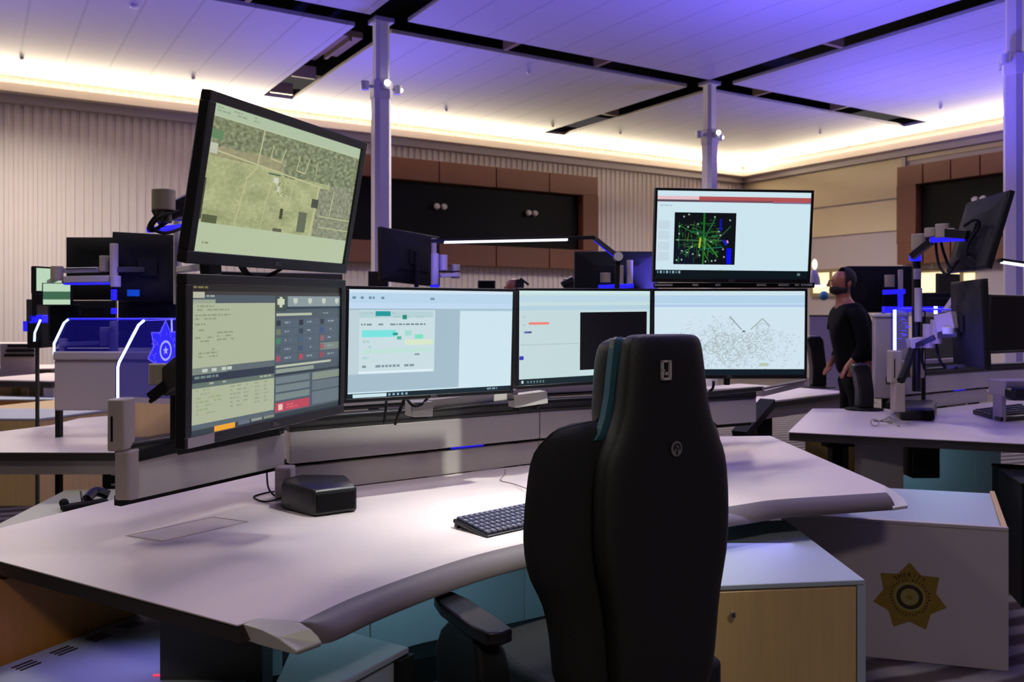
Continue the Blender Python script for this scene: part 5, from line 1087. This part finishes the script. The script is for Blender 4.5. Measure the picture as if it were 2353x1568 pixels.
aim(area('blue_glow_left', (-2.0, 4.55, 1.55), (0, 0, 0), .3, .3, .7, BLUE), (-2.2, 4.8, 1.4))
sk = thing('equipment_stack', 'dark stepped stack of devices at the far left edge', 'equipment', P(90, 780, 5.6))
for (x0_, y0_, x1_, y1_, m_2) in ((84, 648, 96, 700, 'black'), (72, 664, 84, 730, 'black'), (60, 688, 74, 740, 'rail'), (52, 738, 62, 762, 'ledblue'), (66, 724, 96, 745, 'ledblue'), (62, 740, 96, 800, 'matblack')):
    MB().box((P(x0_, 0, 5.6).x, 5.6, P(0, y1_, 5.6).z), (P(x1_, 0, 5.6).x, 5.8, P(0, y0_, 5.6).z)).build('device' if m_2 != 'ledblue' else 'blue_light', M[m_2], sk, bevel=.004)
MB().tube([P(93, 735, 5.55), P(80, 765, 5.55), P(79, 785, 5.55)], .007, 6).build('lit_edge', M['led'], sk); MB().box((P(81, 0, 5.7).x, 5.70, 0), (P(87, 0, 5.7).x, 5.72, P(0, 800, 5.6).z)).build('support', M['rail'], sk)
# left rows of furniture further back
simple_box('slatted_rack', 'grey rack with dark slots at the far left under the ribbed wall', 'rack', [P(0, 0, 9.8), P(86, 0, 9.8), P(86, 0, 10.3), P(0, 0, 10.3)], 0, P(0, 790, 9.8).z, M['lilac_grey'])
sl_ = MB()
for k, y_ in enumerate((795, 806, 817)): sl_.box((P(18 - k * 4, 0, 9.78).x, 9.77, P(0, y_ + 3, 9.78).z), (P(78, 0, 9.78).x, 9.79, P(0, y_ - 3, 9.78).z))
sl_.build('rack_gaps', M['matblack'], bpy.data.objects['slatted_rack'])
def fardesk(label, x0_, y0_, x1_, y1_, back, z=DZ, m=None):
    q_ = quadz((x0_, y0_, x1_, y1_), z, back); c = sum(q_, Vector()) / 4; t = thing('console_desk', label, 'desk', (c.x, c.y, 0))
    MB().prism(q_, z - .012, z).build('worktop', M['desk'], t); MB().prism(q_, z - .07, z - .012).build('edge_band', M['edge'], t)
    for p in q_: e = p + (c - p) * .12; MB().box((e.x - .05, e.y - .05, 0), (e.x + .05, e.y + .05, z - .07)).build('leg', M['lilac_grey'], t)
fardesk('far pale desk at the left edge, upper of the two rows', -60, 849, 118, 847, .9)
fardesk('far pale desk at the left edge, lower of the two rows', -60, 872, 118, 876, 1.0)
simple_box('wooden_cabinet', 'far cream cabinet with a small gold emblem at the left edge', 'cabinet', [P(-60, 0, 9.0), P(64, 0, 9.0), P(64, 0, 9.3), P(-60, 0, 9.3)], 0.0, P(0, 888, 9.0).z, M['wood'])
o = MB().box((P(28, 0, 8.99).x, 8.98, P(0, 908, 8.99).z), (P(44, 0, 8.99).x, 8.995, P(0, 892, 8.99).z)).build('emblem', M['gold'], bpy.data.objects['wooden_cabinet.003'] if 'wooden_cabinet.003' in bpy.data.objects else None)
simple_box('storage_pedestal', 'far olive-toned pedestal below the upper far desk', 'storage cabinet', [P(66, 0, 9.0), P(116, 0, 9.0), P(116, 0, 9.4), P(66, 0, 9.4)], 0, P(0, 889, 9.0).z, M['tan'])
simple_box('low_cabinet', 'far brown low cabinet at the left with a lilac top', 'cabinet', [P(-60, 0, 8.5), P(128, 0, 8.5), P(128, 0, 8.85), P(-60, 0, 8.85)], 0, P(0, 918, 8.5).z, M['wooddark'], M['frost'])
simple_box('low_cabinet', 'low pale wooden cabinet just above the left desk', 'cabinet', [P(-80, 0, 6.4), P(92, 0, 6.4), P(250, 0, 7.0), P(-60, 0, 7.1)], 0, P(0, 962, 6.4).z, M['wood'], M['frost'])

# ------------------------------------------------------------------ people
def skin_body(name, nodes, edges, m, parent, root=0, sub=2):
    me = bpy.data.meshes.new(name); me.from_pydata([n[0] for n in nodes], edges, []); me.materials.append(m)
    o = bpy.data.objects.new(name, me); col.objects.link(o); o.parent = parent; MAT[o.name] = MAT[parent.name]
    sk_ = o.modifiers.new('skin', 'SKIN')
    if not me.skin_vertices: 
        bm = bmesh.new(); bm.from_mesh(me); bm.verts.layers.skin.verify(); bm.to_mesh(me); bm.free()
    for i, n in enumerate(nodes):
        r = n[1] if isinstance(n[1], tuple) else (n[1], n[1]); me.skin_vertices[0].data[i].radius = r; me.skin_vertices[0].data[i].use_root = (i == root)
    sk_.use_smooth_shade = True
    sb_ = o.modifiers.new('sub', 'SUBSURF'); sb_.levels = sub; sb_.render_levels = sub
    return o
def person(label, loc, yaw, hair=True, beard=True):
    t = thing('person', label, 'person', loc, yaw)              # faces local -x
    N = [((0, 0, .97), (.13, .15)), ((-.01, 0, 1.12), (.12, .14)), ((-.05, 0, 1.30), (.12, .16)), ((-.085, 0, 1.44), (.08, .10)), ((-.10, 0, 1.52), .052), ((-.115, 0, 1.585), .062), ((-.125, 0, 1.65), (.088, .075)), ((-.115, 0, 1.70), (.088, .075)), ((-.11, 0, 1.745), (.05, .045))]
    E_ = [(i, i + 1) for i in range(8)]
    def chain(fromi, pts):
        prev = fromi
        for p in pts: N.append(p); E_.append((prev, len(N) - 1)); prev = len(N) - 1
        return prev
    for sg in (-1, 1):
        w_ = chain(3, [((-.07, sg * .13, 1.43), .06), ((-.06, sg * .19, 1.39), .055), ((-.03, sg * .22, 1.17), .042), ((-.07, sg * .20, 1.10), .035), ((-.125, sg * .185, 1.04), .024), ((-.15, sg * .18, 1.005), (.028, .014))])
        for k, (dy, l) in enumerate(((-.024, .055), (-.008, .065), (.008, .06), (.024, .05))): chain(w_, [((-.172, sg * .18 + dy, .975), .0085), ((-.172 - l * .30, sg * .18 + dy, .965 - l * .6), .0075)])
        chain(w_, [((-.15, sg * .18 - sg * .03, .985), .010), ((-.175, sg * .18 - sg * .04, .96), .008)])
        chain(0, [((0, sg * .09, .90), (.085, .08)), ((-.02, sg * .10, .50), .055), ((.01, sg * .10, .12), .038), ((-.04, sg * .105, .05), .036), ((-.13, sg * .11, .035), .03)])
    skin_body('body', N, E_, M['skin'], t)
    J = [((0, 0, .90), (.155, .175)), ((-.01, 0, 1.12), (.145, .165)), ((-.05, 0, 1.30), (.145, .185)), ((-.085, 0, 1.43), (.10, .12)), ((-.095, 0, 1.49), .068), ((-.108, 0, 1.54), .062)]; JE = [(0, 1), (1, 2), (2, 3), (3, 4), (4, 5)]
    for sg in (-1, 1):
        i = 3
        for p in (((-.07, sg * .14, 1.425), .075), ((-.06, sg * .20, 1.385), .07), ((-.03, sg * .23, 1.17), .058), ((-.07, sg * .205, 1.10), .048), ((-.105, sg * .19, 1.06), .040)): J.append(p); JE.append((i, len(J) - 1)); i = len(J) - 1
    skin_body('jacket', J, JE, M['cloth'], t)
    T_ = [((0, 0, .98), (.14, .16)), ((0, 0, .90), (.13, .15))]; TE = [(0, 1)]
    for sg in (-1, 1):
        i = 1
        for p in (((0, sg * .09, .84), (.10, .095)), ((-.02, sg * .10, .50), .075), ((.01, sg * .10, .09), .062)): T_.append(p); TE.append((i, len(T_) - 1)); i = len(T_) - 1
    skin_body('trousers', T_, TE, M['trouser'], t)
    for sg in (-1, 1): MB().loft([[Vector((x, sg * .11 + y * .045, z)) for x, y in ((-.20, -.6), (-.20, .6), (-.14, 1), (.02, .95), (.06, .6), (.06, -.6), (.02, -.95), (-.14, -1))] for z in (0, .03, .055)]).build('shoe', M['matblack'], t, local=True, bevel=.01)
    MB().loft([[Vector((-.212 + a, y, z)) for a, y in ((0, -.012), (-.022 * k_, 0), (0, .012))] for z, k_ in ((1.672, .2), (1.65, .7), (1.632, 1.15), (1.624, .6))]).build('nose', M['skin'], t, local=True, smooth=60)
    for sg in (-1, 1):
        MB().ball((-.203, sg * .028, 1.672), .007, .009, .005).build('eye', M['matblack'], t, local=True); MB().ball((-.09, sg * .083, 1.645), .016, .008, .028).build('ear', M['skin'], t, local=True)
    if beard:
        b = MB(); b.loft([[Vector((-.125 + (.084 + g) * math.cos(a) * -1, (.068 + g) * math.sin(a), z)) for a in [-1.9 + k * 3.8 / 14 for k in range(15)]] for z, g in ((1.622, -.006), (1.61, .001), (1.595, .003), (1.578, -.004), (1.562, -.03))], cap=False, closed=False); b.build('beard', M['hair'], t, local=True, smooth=70)
    if hair:
        b = MB(); b.loft([[Vector((-.105 + (r_) * math.cos(a), r_ * .92 * math.sin(a), z)) for a in [-1.75 + k * 3.5 / 14 for k in range(15)]] for z, r_ in ((1.625, .082), (1.66, .097), (1.70, .098), (1.735, .085), (1.762, .06), (1.775, .03))], cap=False, closed=False); b.build('hair', M['hair'], t, local=True, smooth=70)
    return t
pm = person('bearded man in black clothes standing in profile beside the right console', (2.655, 6.7, 0), D2(0))
person('standing person with a bald head, seen just above the report monitor', (P(1162, 0, 8.2).x + .02, 8.2, 0), D2(120), hair=False, beard=False)
